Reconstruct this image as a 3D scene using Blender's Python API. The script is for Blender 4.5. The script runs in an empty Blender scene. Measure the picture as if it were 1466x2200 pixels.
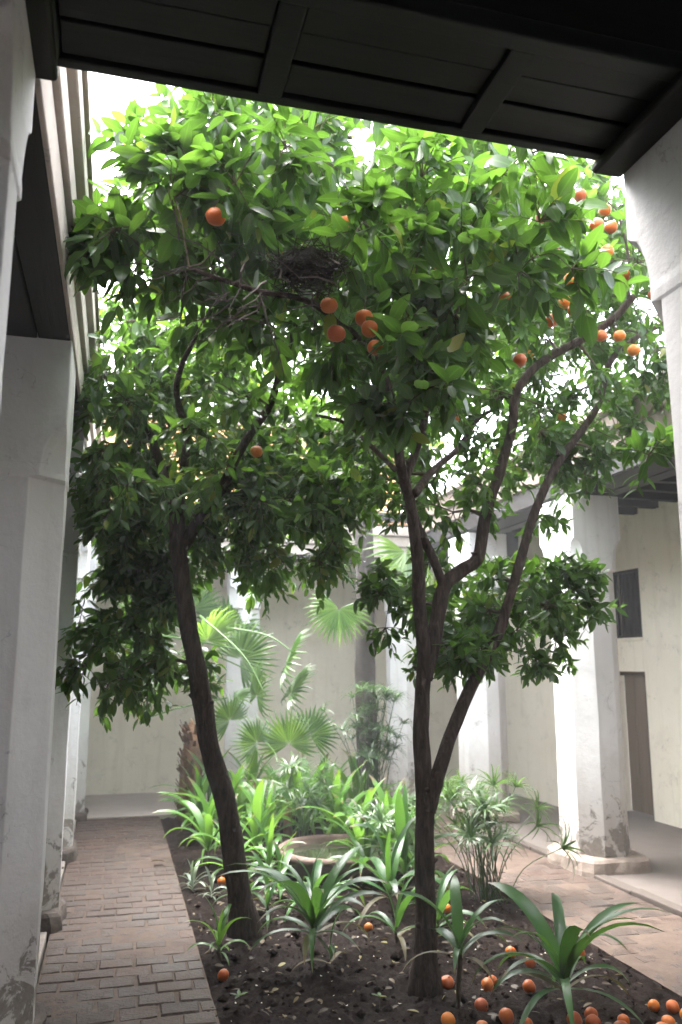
import bpy, math, random
import numpy as np
from mathutils import Vector, Matrix, noise

random.seed(7)
RNG = np.random.default_rng(7)
R = math.radians
S = bpy.context.scene
COL = S.collection

# ------------------------------------------------------------------ camera, sky, sun, exposure
cam_d = bpy.data.cameras.new('camera')
cam = bpy.data.objects.new('camera', cam_d)
COL.objects.link(cam)
cam.location = (0, 0, 1.7)
cam.rotation_euler = (R(90 + 10.5), 0, R(-15))
cam_d.sensor_fit = 'VERTICAL'
cam_d.sensor_height = 22.3
cam_d.lens = 22.3 * 1776 / 2200
cam_d.clip_start = 0.02
cam_d.clip_end = 400
cam_d.dof.use_dof = True
cam_d.dof.focus_distance = 3.7
cam_d.dof.aperture_fstop = 1.55
S.camera = cam

SUN_EL, SUN_AZ = R(66), R(-28)          # azimuth measured clockwise from +Y
world = bpy.data.worlds.new('World')
S.world = world
world.use_nodes = True
wn = world.node_tree.nodes
wl = world.node_tree.links
bg = wn['Background']
sky = wn.new('ShaderNodeTexSky')
sky.sky_type = 'NISHITA'
sky.sun_disc = False
sky.sun_elevation = SUN_EL
sky.sun_rotation = SUN_AZ
sky.dust_density = 4.0
sky.ozone_density = 1.0
hs = wn.new('ShaderNodeHueSaturation')
hs.inputs['Saturation'].default_value = 0.30
wl.new(sky.outputs[0], hs.inputs['Color'])
wl.new(hs.outputs[0], bg.inputs['Color'])
bg.inputs['Strength'].default_value = 0.15

sun_d = bpy.data.lights.new('sun', 'SUN')
sun_d.energy = 0.5
sun_d.angle = R(80)
sun_d.color = (1.0, 0.95, 0.87)
sun = bpy.data.objects.new('sun', sun_d)
COL.objects.link(sun)
sdir = Vector((math.sin(SUN_AZ) * math.cos(SUN_EL), math.cos(SUN_AZ) * math.cos(SUN_EL), math.sin(SUN_EL)))
sun.rotation_euler = sdir.to_track_quat('Z', 'Y').to_euler()
sun.location = (0, 4, 12)

S.view_settings.view_transform = 'Standard'
S.view_settings.look = 'None'
S.view_settings.exposure = 4.1
S.view_settings.gamma = 1
S.view_settings.use_curve_mapping = False
S.render.engine = 'CYCLES'
S.cycles.max_bounces = 10
S.cycles.diffuse_bounces = 6
S.cycles.transmission_bounces = 6
S.cycles.glossy_bounces = 3
S.cycles.sample_clamp_indirect = 6
S.cycles.use_denoising = True

# ------------------------------------------------------------------ object helpers
def tag(o, label=None, cat=None, group=None, kind=None):
    if label: o['label'] = label
    if cat: o['category'] = cat
    if group: o['group'] = group
    if kind: o['kind'] = kind
    return o

def empty(name, loc=(0, 0, 0), rz=0.0):
    o = bpy.data.objects.new(name, None)
    COL.objects.link(o)
    o.location = loc
    o.rotation_euler = (0, 0, rz)
    o.empty_display_size = 0.1
    return o

def link(name, me, parent=None, loc=(0, 0, 0), rot=(0, 0, 0), scale=None):
    o = bpy.data.objects.new(name, me)
    COL.objects.link(o)
    o.location = loc
    o.rotation_euler = rot
    if scale is not None:
        o.scale = scale if hasattr(scale, '__len__') else (scale,) * 3
    if parent: o.parent = parent
    return o

class MB:
    """collects vertices and faces of one mesh"""
    def __init__(self):
        self.v, self.f, self.t, self.cur = [], [], [], 0.5
    def add(self, vs, fs):
        b = len(self.v)
        self.v.extend([tuple(p) for p in vs])
        self.t.extend([self.cur] * len(vs))
        self.f.extend([tuple(i + b for i in f) for f in fs])
        return self
    def box(self, lo, hi, jit=0.0):
        x0, y0, z0 = lo; x1, y1, z1 = hi
        vs = [(x0,y0,z0),(x1,y0,z0),(x1,y1,z0),(x0,y1,z0),(x0,y0,z1),(x1,y0,z1),(x1,y1,z1),(x0,y1,z1)]
        if jit: vs = [tuple(c + random.uniform(-jit, jit) for c in p) for p in vs]
        return self.add(vs, [(0,3,2,1),(4,5,6,7),(0,1,5,4),(1,2,6,5),(2,3,7,6),(3,0,4,7)])
    def tube(self, pts, rad, n=8, caps=True):
        pts = [Vector(p) for p in pts]
        m = len(pts)
        if not hasattr(rad, '__len__'): rad = [rad] * m
        up = Vector((0.31, 0.52, 0.8))
        vs, fs = [], []
        for i, p in enumerate(pts):
            t = (pts[min(i+1, m-1)] - pts[max(i-1, 0)]).normalized()
            a = t.cross(up)
            if a.length < 1e-4: a = t.cross(Vector((1, 0, 0)))
            a.normalize()
            b = t.cross(a)
            up = a.cross(t)
            for k in range(n):
                w = 2 * math.pi * k / n
                vs.append(p + rad[i] * (math.cos(w) * a + math.sin(w) * b))
        for i in range(m - 1):
            for k in range(n):
                k2 = (k + 1) % n
                fs.append((i*n + k, i*n + k2, (i+1)*n + k2, (i+1)*n + k))
        if caps:
            fs.append(tuple(range(n - 1, -1, -1)))
            fs.append(tuple(range((m-1)*n, m*n)))
        return self.add(vs, fs)
    def lathe(self, prof, n=48, wob=0.0):
        vs, fs = [], []
        for (r, z) in prof:
            for k in range(n):
                w = 2 * math.pi * k / n
                rr = r * (1 + wob * noise.noise(Vector((math.cos(w)*1.5, math.sin(w)*1.5, z*3))))
                vs.append((rr * math.cos(w), rr * math.sin(w), z))
        for i in range(len(prof) - 1):
            for k in range(n):
                k2 = (k + 1) % n
                fs.append((i*n+k, i*n+k2, (i+1)*n+k2, (i+1)*n+k))
        return self.add(vs, fs)
    def mesh(self, name, mat, smooth=False):
        me = bpy.data.meshes.new(name)
        me.from_pydata(self.v, [], self.f)
        if mat: me.materials.append(mat)
        a = me.attributes.new('tint', 'FLOAT', 'POINT')
        a.data.foreach_set('value', self.t)
        if smooth: me.polygons.foreach_set('use_smooth', [True] * len(me.polygons))
        me.update()
        return me
    def build(self, name, mat, parent=None, smooth=False, loc=(0, 0, 0), rot=(0, 0, 0)):
        return link(name, self.mesh(name, mat, smooth), parent, loc, rot)

def bevel(o, w, seg=2):
    m = o.modifiers.new('bevel', 'BEVEL')
    m.width = w; m.segments = seg; m.limit_method = 'ANGLE'; m.angle_limit = R(40)
    return o

def spline(pts, sub=5):
    """Catmull-Rom through the points"""
    P = [Vector(p) for p in pts]
    P = [P[0]*2 - P[1]] + P + [P[-1]*2 - P[-2]]
    out = []
    for i in range(1, len(P) - 2):
        p0, p1, p2, p3 = P[i-1], P[i], P[i+1], P[i+2]
        for k in range(sub):
            t = k / sub
            out.append(0.5 * (2*p1 + (p2-p0)*t + (2*p0-5*p1+4*p2-p3)*t*t + (3*p1-p0-3*p2+p3)*t**3))
    out.append(P[-2])
    return out

# ------------------------------------------------------------------ materials
def new_mat(name):
    m = bpy.data.materials.new(name)
    m.use_nodes = True
    nt = m.node_tree
    return m, nt, nt.nodes, nt.links, nt.nodes['Principled BSDF']

def coords(nt, kind='Object', scale=None):
    tc = nt.nodes.new('ShaderNodeTexCoord')
    out = tc.outputs[kind]
    if scale is not None:
        mp = nt.nodes.new('ShaderNodeMapping')
        mp.inputs['Scale'].default_value = scale
        nt.links.new(out, mp.inputs['Vector'])
        out = mp.outputs['Vector']
    return out

def nz(nt, vec, scale, detail=4, rough=0.6, dist=0.0):
    n = nt.nodes.new('ShaderNodeTexNoise')
    n.inputs['Scale'].default_value = scale
    n.inputs['Detail'].default_value = detail
    n.inputs['Roughness'].default_value = rough
    n.inputs['Distortion'].default_value = dist
    nt.links.new(vec, n.inputs['Vector'])
    return n.outputs['Fac']

def ramp(nt, fac, stops):
    r = nt.nodes.new('ShaderNodeValToRGB')
    e = r.color_ramp.elements
    while len(e) < len(stops): e.new(0.5)
    for i, (p, c) in enumerate(stops):
        e[i].position = p
        e[i].color = c if len(c) == 4 else (*c, 1)
    nt.links.new(fac, r.inputs['Fac'])
    return r.outputs['Color']

def mix(nt, fac, a, b, mode='MIX'):
    m = nt.nodes.new('ShaderNodeMix')
    m.data_type = 'RGBA'; m.blend_type = mode
    for sock, val in ((m.inputs[0], fac), (m.inputs[6], a), (m.inputs[7], b)):
        if isinstance(val, bpy.types.NodeSocket): nt.links.new(val, sock)
        elif isinstance(val, (int, float)): sock.default_value = val
        else: sock.default_value = (*val, 1) if len(val) == 3 else val
    return m.outputs[2]

def math_(nt, op, a, b=0.0):
    m = nt.nodes.new('ShaderNodeMath'); m.operation = op
    for i, val in enumerate((a, b)):
        if isinstance(val, bpy.types.NodeSocket): nt.links.new(val, m.inputs[i])
        else: m.inputs[i].default_value = val
    return m.outputs[0]

def bump(nt, bsdf, h, strength=0.3, dist=0.02):
    b = nt.nodes.new('ShaderNodeBump')
    b.inputs['Strength'].default_value = strength
    b.inputs['Distance'].default_value = dist
    nt.links.new(h, b.inputs['Height'])
    nt.links.new(b.outputs[0], bsdf.inputs['Normal'])

def attr(nt, name='tint'):
    a = nt.nodes.new('ShaderNodeAttribute')
    a.attribute_name = name
    return a.outputs['Fac']

def plaster(name, c1, c2, wear_h=0.0, wear_c=(0.2, 0.17, 0.14), stain=(0.3, 0.26, 0.2)):
    m, nt, N, L, b = new_mat(name)
    g = N.new('ShaderNodeNewGeometry').outputs['Position']
    n1 = nz(nt, g, 1.3, 6, 0.65)
    n2 = nz(nt, g, 26, 5, 0.7)
    n3 = nz(nt, g, 5.0, 6, 0.7, 0.4)
    col = ramp(nt, n1, [(0.3, c2), (0.62, c1)])
    col = mix(nt, ramp(nt, n3, [(0.54, (0, 0, 0)), (0.74, (0.5,) * 3)]), col, tuple(x * 0.74 for x in c2))
    mp = N.new('ShaderNodeMapping'); mp.inputs['Scale'].default_value = (9, 9, 0.7)
    L.new(g, mp.inputs['Vector'])
    n5 = nz(nt, mp.outputs['Vector'], 1.0, 5, 0.6, 0.3)
    col = mix(nt, ramp(nt, n5, [(0.52, (0, 0, 0)), (0.78, (0.4,) * 3)]), col, tuple(x * y for x, y in zip(c2, (0.72, 0.69, 0.64))))
    vo = N.new('ShaderNodeTexVoronoi'); vo.feature = 'DISTANCE_TO_EDGE'; vo.inputs['Scale'].default_value = 1.5
    vm = N.new('ShaderNodeVectorMath'); vm.operation = 'ADD'
    nn = N.new('ShaderNodeTexNoise'); nn.inputs['Scale'].default_value = 3.2; nn.inputs['Detail'].default_value = 6
    L.new(g, nn.inputs['Vector']); L.new(g, vm.inputs[0]); L.new(nn.outputs['Color'], vm.inputs[1]); L.new(vm.outputs[0], vo.inputs['Vector'])
    crack = ramp(nt, vo.outputs['Distance'], [(0.0, (1, 1, 1)), (0.009, (0, 0, 0))])
    crack = mix(nt, 1.0, crack, ramp(nt, n3, [(0.48, (0, 0, 0)), (0.6, (0.55,) * 3)]), 'MULTIPLY')
    col = mix(nt, crack, col, tuple(x * 0.35 for x in c2))
    h = mix(nt, 0.5, n2, n3)
    if wear_h > 0:
        sep = N.new('ShaderNodeSeparateXYZ'); L.new(g, sep.inputs[0])
        z = math_(nt, 'DIVIDE', sep.outputs['Z'], wear_h)
        # damp stain rising to an uneven line, and flakes fallen off below it
        f = math_(nt, 'SUBTRACT', math_(nt, 'ADD', z, math_(nt, 'MULTIPLY', n3, 1.1)), 0.62)
        damp = ramp(nt, f, [(0.25, (1, 1, 1)), (0.95, (0, 0, 0))])
        col = mix(nt, math_(nt, 'MULTIPLY', damp, 0.5), col, stain)
        n4 = nz(nt, g, 5.5, 9, 0.72, 0.9)
        k = math_(nt, 'ADD', math_(nt, 'MULTIPLY', n4, 1.5), math_(nt, 'MULTIPLY', z, 0.42))
        fl = ramp(nt, k, [(0.82, (1, 1, 1)), (0.84, (0, 0, 0))])
        wc = ramp(nt, n2, [(0.35, tuple(x * 0.6 for x in wear_c)), (0.65, wear_c)])
        rim = ramp(nt, k, [(0.83, (0, 0, 0)), (0.84, (1, 1, 1)), (0.885, (0, 0, 0))])
        col = mix(nt, math_(nt, 'MULTIPLY', rim, 0.4), col, tuple(x * 0.5 for x in wear_c))
        col = mix(nt, math_(nt, 'MULTIPLY', fl, 0.85), col, wc)
        h = mix(nt, math_(nt, 'MULTIPLY', fl, 0.9), h, (0, 0, 0))
    L.new(col, b.inputs['Base Color'])
    b.inputs['Roughness'].default_value = 0.88
    b.inputs['Specular IOR Level'].default_value = 0.25
    bump(nt, b, h, 0.35, 0.018)
    return m

def wood(name, c1, c2, axis='x', rough=0.6, bs=0.4):
    m, nt, N, L, b = new_mat(name)
    sc = {'x': (0.9, 14, 14), 'y': (14, 0.9, 14), 'z': (14, 14, 0.9)}[axis]
    v = coords(nt, 'Object', sc)
    n = nz(nt, v, 2.2, 6, 0.65, 0.7)
    n2 = nz(nt, coords(nt, 'Object'), 2.0, 4)
    rnd = N.new('ShaderNodeObjectInfo').outputs['Random']
    col = ramp(nt, n, [(0.3, c1), (0.7, c2)])
    col = mix(nt, math_(nt, 'MULTIPLY', n2, 0.5), col, tuple(x * 0.5 for x in c1))
    col = mix(nt, math_(nt, 'MULTIPLY', rnd, 0.45), col, c2)
    L.new(col, b.inputs['Base Color'])
    b.inputs['Roughness'].default_value = rough
    bump(nt, b, n, bs, 0.006)
    return m

def rough_mat(name, stops, scale=6, rough=0.85, bs=0.4, bd=0.01, spec=0.3, kind='Object', detail=6, dist=0.3):
    m, nt, N, L, b = new_mat(name)
    v = coords(nt, kind)
    n = nz(nt, v, scale, detail, 0.65, dist)
    n2 = nz(nt, v, scale * 6, 5, 0.7)
    f = mix(nt, 0.35, n, n2)
    L.new(ramp(nt, f, stops), b.inputs['Base Color'])
    b.inputs['Roughness'].default_value = rough
    b.inputs['Specular IOR Level'].default_value = spec
    bump(nt, b, f, bs, bd)
    return m

def leaf_mat(name, dark, mid, light, yellow=None, rough=0.34, trans=0.42, tcol=(0.34, 0.55, 0.05), spec=0.5):
    m, nt, N, L, b = new_mat(name)
    t = attr(nt)
    oi = N.new('ShaderNodeObjectInfo').outputs['Random']
    t2 = math_(nt, 'FRACT', math_(nt, 'ADD', t, math_(nt, 'MULTIPLY', oi, 0.3)))
    stops = [(0.0, dark), (0.55, mid), (0.93, light)]
    if yellow: stops += [(0.955, yellow)]
    col = ramp(nt, t2, stops)
    n = nz(nt, coords(nt, 'Object'), 30, 3)
    col = mix(nt, math_(nt, 'MULTIPLY', n, 0.35), col, tuple(x * 0.55 for x in dark))
    rib = ramp(nt, attr(nt, 'rib'), [(0.8, (0, 0, 0)), (0.97, (0.5,) * 3)])
    col = mix(nt, rib, col, tuple(x * 1.5 for x in light))
    dust = nz(nt, coords(nt, 'Object'), 9, 6, 0.75)
    col = mix(nt, ramp(nt, dust, [(0.55, (0, 0, 0)), (0.8, (0.3,) * 3)]), col, (0.14, 0.13, 0.07))
    col = mix(nt, ramp(nt, math_(nt, 'ADD', attr(nt, 'tip'), math_(nt, 'MULTIPLY', dust, 0.3)), [(0.45, (0, 0, 0)), (0.62, (1, 1, 1))]), col, (0.13, 0.09, 0.035))
    L.new(col, b.inputs['Base Color'])
    b.inputs['Roughness'].default_value = rough
    b.inputs['Specular IOR Level'].default_value = spec
    tr = N.new('ShaderNodeBsdfTranslucent')
    tc = mix(nt, 0.5, tcol, col)
    tc = mix(nt, 1.0, tc, ramp(nt, t2, [(0.0, (0.65, 0.7, 0.65)), (0.9, (1.15, 1.1, 1.0))]), 'MULTIPLY')
    L.new(tc, tr.inputs['Color'])
    ms = N.new('ShaderNodeMixShader')
    ms.inputs[0].default_value = trans
    L.new(b.outputs[0], ms.inputs[1]); L.new(tr.outputs[0], ms.inputs[2])
    L.new(ms.outputs[0], N['Material Output'].inputs['Surface'])
    return m

M = {}
M['plaster'] = plaster('white_plaster', (0.80, 0.79, 0.80), (0.71, 0.695, 0.70), 0.95, (0.24, 0.205, 0.175), (0.36, 0.31, 0.26))
M['plaster_far'] = plaster('cream_plaster', (0.88, 0.82, 0.70), (0.82, 0.755, 0.63))
M['ochre'] = plaster('ochre_plaster', (0.68, 0.42, 0.2), (0.6, 0.34, 0.15))
M['fascia'] = plaster('cornice_plaster', (0.62, 0.55, 0.50), (0.48, 0.41, 0.37))
M['fascia_old'] = plaster('weathered_cornice', (0.34, 0.28, 0.24), (0.2, 0.16, 0.135))
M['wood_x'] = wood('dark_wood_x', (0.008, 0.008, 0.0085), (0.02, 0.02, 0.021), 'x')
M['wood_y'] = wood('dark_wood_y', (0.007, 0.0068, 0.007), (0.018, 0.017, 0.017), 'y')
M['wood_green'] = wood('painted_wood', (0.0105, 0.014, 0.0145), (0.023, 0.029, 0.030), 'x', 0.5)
M['door'] = wood('door_wood', (0.12, 0.085, 0.06), (0.21, 0.16, 0.12), 'z')
M['iron'] = rough_mat('dark_iron', [(0.3, (0.02, 0.017, 0.015)), (0.7, (0.05, 0.04, 0.035))], 20, 0.6)
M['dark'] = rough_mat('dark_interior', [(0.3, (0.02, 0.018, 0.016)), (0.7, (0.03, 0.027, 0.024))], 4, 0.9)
M['concrete'] = rough_mat('gallery_floor', [(0.3, (0.115, 0.096, 0.086)), (0.7, (0.165, 0.142, 0.128))], 1.6, 0.75, 0.25, 0.006, kind='Object')
M['edging_dark'] = rough_mat('worn_edging', [(0.3, (0.07, 0.056, 0.048)), (0.7, (0.125, 0.103, 0.09))], 5, 0.85)
M['floor_pale'] = rough_mat('pale_floor', [(0.3, (0.34, 0.29, 0.26)), (0.7, (0.46, 0.40, 0.36))], 1.6, 0.75, 0.25, 0.006)
M['edging'] = rough_mat('edging_stone', [(0.3, (0.22, 0.19, 0.165)), (0.7, (0.38, 0.33, 0.29))], 5, 0.8)
M['stone'] = rough_mat('plinth_stone', [(0.3, (0.17, 0.135, 0.115)), (0.55, (0.32, 0.26, 0.22)), (0.7, (0.5, 0.45, 0.4))], 4, 0.85, 0.6, 0.02)
M['stone_dark'] = rough_mat('dark_foot_stone', [(0.3, (0.05, 0.038, 0.032)), (0.55, (0.10, 0.08, 0.068)), (0.7, (0.2, 0.17, 0.15))], 6, 0.9, 0.7, 0.02)
M['mortar'] = rough_mat('sandy_mortar', [(0.3, (0.075, 0.053, 0.042)), (0.7, (0.15, 0.11, 0.086))], 9, 0.95, 0.6, 0.01)
def mk_bark():
    m, nt, N, L, b = new_mat('orange_bark')
    g = coords(nt, 'Object')
    f = nz(nt, coords(nt, 'Object', (26, 26, 5)), 1.6, 7, 0.7, 0.6)
    n = nz(nt, g, 6, 6, 0.7, 0.5)
    col = ramp(nt, f, [(0.32, (0.016, 0.0115, 0.009)), (0.5, (0.058, 0.041, 0.032)), (0.7, (0.125, 0.096, 0.078))])
    col = mix(nt, ramp(nt, n, [(0.56, (0, 0, 0)), (0.7, (0.55,) * 3)]), col, (0.10, 0.098, 0.078))
    L.new(col, b.inputs['Base Color'])
    b.inputs['Roughness'].default_value = 0.9
    b.inputs['Specular IOR Level'].default_value = 0.15
    bump(nt, b, f, 1.0, 0.025)
    return m
M['bark'] = mk_bark()
M['twig'] = rough_mat('twig_bark', [(0.3, (0.05, 0.04, 0.025)), (0.7, (0.11, 0.09, 0.055))], 20, 0.85)
M['dead'] = rough_mat('dead_twig', [(0.3, (0.05, 0.04, 0.035)), (0.7, (0.14, 0.115, 0.1))], 20, 0.9)
M['palm_trunk'] = rough_mat('palm_trunk', [(0.3, (0.035, 0.029, 0.026)), (0.7, (0.085, 0.071, 0.064))], 5, 0.85, 0.4)
M['fibre'] = rough_mat('palm_fibre', [(0.3, (0.07, 0.035, 0.02)), (0.55, (0.20, 0.11, 0.06)), (0.75, (0.38, 0.25, 0.15))], 14, 0.95, 0.6)
M['clay'] = rough_mat('terracotta', [(0.3, (0.08, 0.05, 0.042)), (0.55, (0.16, 0.11, 0.092)), (0.75, (0.26, 0.21, 0.18))], 5, 0.8, 0.4)
M['petal'] = rough_mat('petal', [(0.3, (0.6, 0.55, 0.45)), (0.7, (0.75, 0.7, 0.6))], 5, 0.8)
M['litter'] = None
M['leaf'] = leaf_mat('orange_leaf', (0.02, 0.05, 0.014), (0.036, 0.095, 0.02), (0.065, 0.15, 0.026), (0.25, 0.24, 0.035), 0.32, 0.46, (0.21, 0.44, 0.04))
M['leaf2'] = leaf_mat('orange_leaf_dark', (0.023, 0.058, 0.020), (0.038, 0.098, 0.027), (0.062, 0.145, 0.032), (0.22, 0.22, 0.04), 0.32, 0.46, (0.24, 0.48, 0.045))
M['strap'] = leaf_mat('strap_leaf', (0.022, 0.062, 0.02), (0.034, 0.105, 0.028), (0.06, 0.17, 0.036), None, 0.38, 0.26, (0.2, 0.45, 0.06), 0.45)
M['strap_light'] = leaf_mat('strap_leaf_light', (0.045, 0.14, 0.026), (0.08, 0.22, 0.036), (0.13, 0.3, 0.05), None, 0.32, 0.34, (0.3, 0.6, 0.06), 0.5)
M['sedge'] = leaf_mat('sedge_leaf', (0.035, 0.085, 0.028), (0.055, 0.125, 0.04), (0.1, 0.17, 0.06), None, 0.4, 0.3, (0.25, 0.45, 0.1))
M['litter_strap'] = leaf_mat('withered_strap', (0.06, 0.05, 0.02), (0.10, 0.085, 0.03), (0.14, 0.14, 0.04), None, 0.6, 0.15, (0.3, 0.3, 0.08))
M['sedge_dark'] = leaf_mat('sedge_leaf_dark', (0.018, 0.05, 0.016), (0.03, 0.078, 0.024), (0.06, 0.12, 0.035), None, 0.4, 0.25, (0.2, 0.4, 0.07))
M['silver'] = leaf_mat('silver_leaf', (0.14, 0.19, 0.14), (0.2, 0.27, 0.19), (0.32, 0.38, 0.28), None, 0.45, 0.25, (0.4, 0.5, 0.3))
M['palm'] = leaf_mat('palm_leaf', (0.05, 0.13, 0.03), (0.09, 0.2, 0.04), (0.15, 0.27, 0.07), None, 0.3, 0.42, (0.36, 0.62, 0.07), 0.7)
M['litter'] = leaf_mat('dry_leaf', (0.03, 0.018, 0.012), (0.07, 0.042, 0.022), (0.13, 0.095, 0.03), (0.3, 0.27, 0.05), 0.6, 0.15, (0.4, 0.3, 0.1))

def mk_orange():
    m, nt, N, L, b = new_mat('orange_peel')
    v = coords(nt, 'Object')
    rnd = N.new('ShaderNodeObjectInfo').outputs['Random']
    n = nz(nt, v, 18, 4)
    col = ramp(nt, rnd, [(0.0, (0.40, 0.070, 0.008)), (0.5, (0.54, 0.125, 0.009)), (1.0, (0.64, 0.20, 0.014))])
    col = mix(nt, ramp(nt, n, [(0.55, (0, 0, 0)), (0.8, (0.6, 0.6, 0.6))]), col, (0.34, 0.055, 0.01))
    L.new(col, b.inputs['Base Color'])
    b.inputs['Roughness'].default_value = 0.38
    b.inputs['Subsurface Weight'].default_value = 0.06
    b.inputs['Subsurface Radius'].default_value = (0.01, 0.004, 0.002)
    bump(nt, b, nz(nt, v, 260, 2), 0.35, 0.002)
    return m
M['orange'] = mk_orange()

def mk_brick():
    m, nt, N, L, b = new_mat('worn_brick')
    g = N.new('ShaderNodeNewGeometry').outputs['Position']
    rnd = N.new('ShaderNodeObjectInfo').outputs['Random']
    n = nz(nt, g, 11, 6, 0.7, 0.5)
    n2 = nz(nt, g, 2.2, 4, 0.6)
    col = ramp(nt, rnd, [(0.0, (0.038, 0.022, 0.015)), (0.35, (0.064, 0.033, 0.020)), (0.65, (0.048, 0.031, 0.022)), (1.0, (0.082, 0.042, 0.026))])
    col = mix(nt, ramp(nt, n, [(0.42, (0, 0, 0)), (0.72, (0.75,) * 3)]), col, (0.105, 0.075, 0.06))
    col = mix(nt, ramp(nt, n2, [(0.4, (0, 0, 0)), (0.7, (0.55,) * 3)]), col, (0.028, 0.024, 0.02))
    L.new(col, b.inputs['Base Color'])
    L.new(ramp(nt, n2, [(0.3, (0.8,) * 3), (0.75, (0.5,) * 3)]), b.inputs['Roughness'])
    bump(nt, b, mix(nt, 0.5, n, nz(nt, g, 70, 4)), 0.9, 0.018)
    return m
M['brick'] = mk_brick()

def mk_soil():
    m, nt, N, L, b = new_mat('damp_soil')
    g = N.new('ShaderNodeNewGeometry').outputs['Position']
    n = nz(nt, g, 7, 8, 0.72)
    n2 = nz(nt, g, 60, 5, 0.7)
    col = ramp(nt, mix(nt, 0.4, n, n2), [(0.3, (0.006, 0.003, 0.002)), (0.55, (0.0165, 0.0088, 0.006)), (0.75, (0.042, 0.025, 0.018))])
    L.new(col, b.inputs['Base Color'])
    b.inputs['Roughness'].default_value = 0.8
    b.inputs['Specular IOR Level'].default_value = 0.12
    bump(nt, b, mix(nt, 0.5, n, n2), 1.0, 0.04)
    return m
M['soil'] = mk_soil()

def mk_water():
    m, nt, N, L, b = new_mat('bowl_water')
    b.inputs['Base Color'].default_value = (0.03, 0.035, 0.022, 1)
    b.inputs['Roughness'].default_value = 0.06
    bump(nt, b, nz(nt, coords(nt, 'Object'), 9, 2), 0.08, 0.01)
    return m
M['water'] = mk_water()

# ------------------------------------------------------------------ the setting
def slab(name, x0, y0, x1, y1, z0, z1, mat, kind='structure'):
    o = MB().box((x0, y0, z0), (x1, y1, z1)).build(name, mat)
    if kind: o['kind'] = kind
    return o

slab('ground', -60, -60, 60, 60, -0.5, -0.14, M['soil'])
slab('gallery_floor', 3.97, 0.2, 7.2, 12.2, -0.12, 0.0, M['concrete'])
slab('gallery_floor', -2.4, 10.2, 3.97, 12.2, -0.12, 0.004, M['floor_pale'])
slab('gallery_floor', -2.4, 2.3, -0.62, 10.2, -0.12, 0.02, M['concrete'])
slab('gallery_floor', -2.4, -2.2, 3.97, 2.3, -0.12, 0.0, M['concrete'])

# soil of the planting bed: an uneven sheet
def soil_z(x, y):
    p = Vector((x, y, 0))
    return -0.035 + 0.03 * noise.noise(p * 1.7) + 0.03 * noise.noise(p * 6) + 0.022 * noise.noise(p * 15) + 0.013 * noise.noise(p * 37)
def soil_sheet():
    nx, ny = 170, 330
    x0, x1, y0, y1 = 0.5, 3.0, 2.6, 10.3
    vs, fs = [], []
    for j in range(ny + 1):
        for i in range(nx + 1):
            x = x0 + (x1 - x0) * i / nx
            y = y0 + (y1 - y0) * (j / ny) ** 1.25
            vs.append((x, y, soil_z(x, y)))
    for j in range(ny):
        for i in range(nx):
            a = j * (nx + 1) + i
            fs.append((a, a + 1, a + nx + 2, a + nx + 1))
    o = MB().add(vs, fs).build('soil', M['soil'], smooth=True)
    o['kind'] = 'structure'
soil_sheet()

# brick paths: every brick a part
def brick_meshes(l, w, n=6):
    out = []
    for k in range(n):
        mb = MB()
        j = lambda a: a + random.uniform(-0.006, 0.006)
        e = 0.010
        hl, hw, h = l / 2, w / 2, 0.0
        lo = [(j(-hl), j(-hw), -0.06), (j(hl), j(-hw), -0.06), (j(hl), j(hw), -0.06), (j(-hl), j(hw), -0.06)]
        md = [(x, y, -0.012) for x, y, _ in lo]
        tp = [(x - math.copysign(e, x), y - math.copysign(e, y), random.uniform(-0.003, 0.001)) for x, y, _ in lo]
        c = [(0, 0, random.uniform(-0.001, 0.003))]
        mb.add(lo + md + tp + c, [(0,1,5,4),(1,2,6,5),(2,3,7,6),(3,0,4,7),(4,5,9,8),(5,6,10,9),(6,7,11,10),(7,4,8,11),(8,9,12),(9,10,12),(10,11,12),(11,8,12)])
        out.append(mb.mesh('brick', M['brick']))
    return out

def brick_path(x0, x1, y0, y1, label_bed_z, lx, ly, seed, sink=0.0):
    rs = random.Random(seed)
    bed = MB()
    nx, ny = 24, 160
    vs, fs = [], []
    for j in range(ny + 1):
        for i in range(nx + 1):
            x = x0 + (x1 - x0) * i / nx; y = y0 + (y1 - y0) * j / ny
            z = label_bed_z + 0.004 * noise.noise(Vector((x * 5, y * 5, seed))) + 0.004 * noise.noise(Vector((x * 19, y * 19, 3)))
            vs.append((x, y, z))
    for j in range(ny):
        for i in range(nx):
            a = j * (nx + 1) + i
            fs.append((a, a + 1, a + nx + 2, a + nx + 1))
    path = bed.add(vs, fs).build('brick_path', M['mortar'], smooth=True)
    path['kind'] = 'structure'
    A = brick_meshes(lx - 0.006, ly - 0.005)

    y = y0 + ly / 2
    row = 0
    while y < y1:
        x = x0 - (lx / 2 if row % 2 else 0) + rs.uniform(-0.012, 0.012)
        while x < x1 - 0.04:
            a, b = max(x, x0), min(x + lx, x1)
            if b - a > 0.05:
                me = rs.choice(A)
                z = label_bed_z + 0.004 + 0.0075 * noise.noise(Vector((a * 1.6, y * 1.6, seed))) + rs.uniform(-0.002, 0.0025) - sink * rs.random()
                link('brick', me, path, ((a + b) / 2 + rs.uniform(-.004, .004), y + rs.uniform(-.006, .006), z + 0.0008),
                     (rs.uniform(-.009, .009), rs.uniform(-.009, .009), rs.uniform(-.03, .03)), ((b - a) / lx, rs.uniform(0.94, 1.03), 1))
            x += lx
        y += ly
        row += 1
    return path
brick_path(-0.33, 0.57, 3.35, 10.2, -0.012, 0.205, 0.15, 3)
brick_path(2.96, 3.86, 3.2, 10.2, -0.015, 0.205, 0.155, 5, 0.005)
slab('brick_path', -0.33, 1.0, 0.57, 3.35, -0.12, -0.02, M['mortar'])
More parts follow.
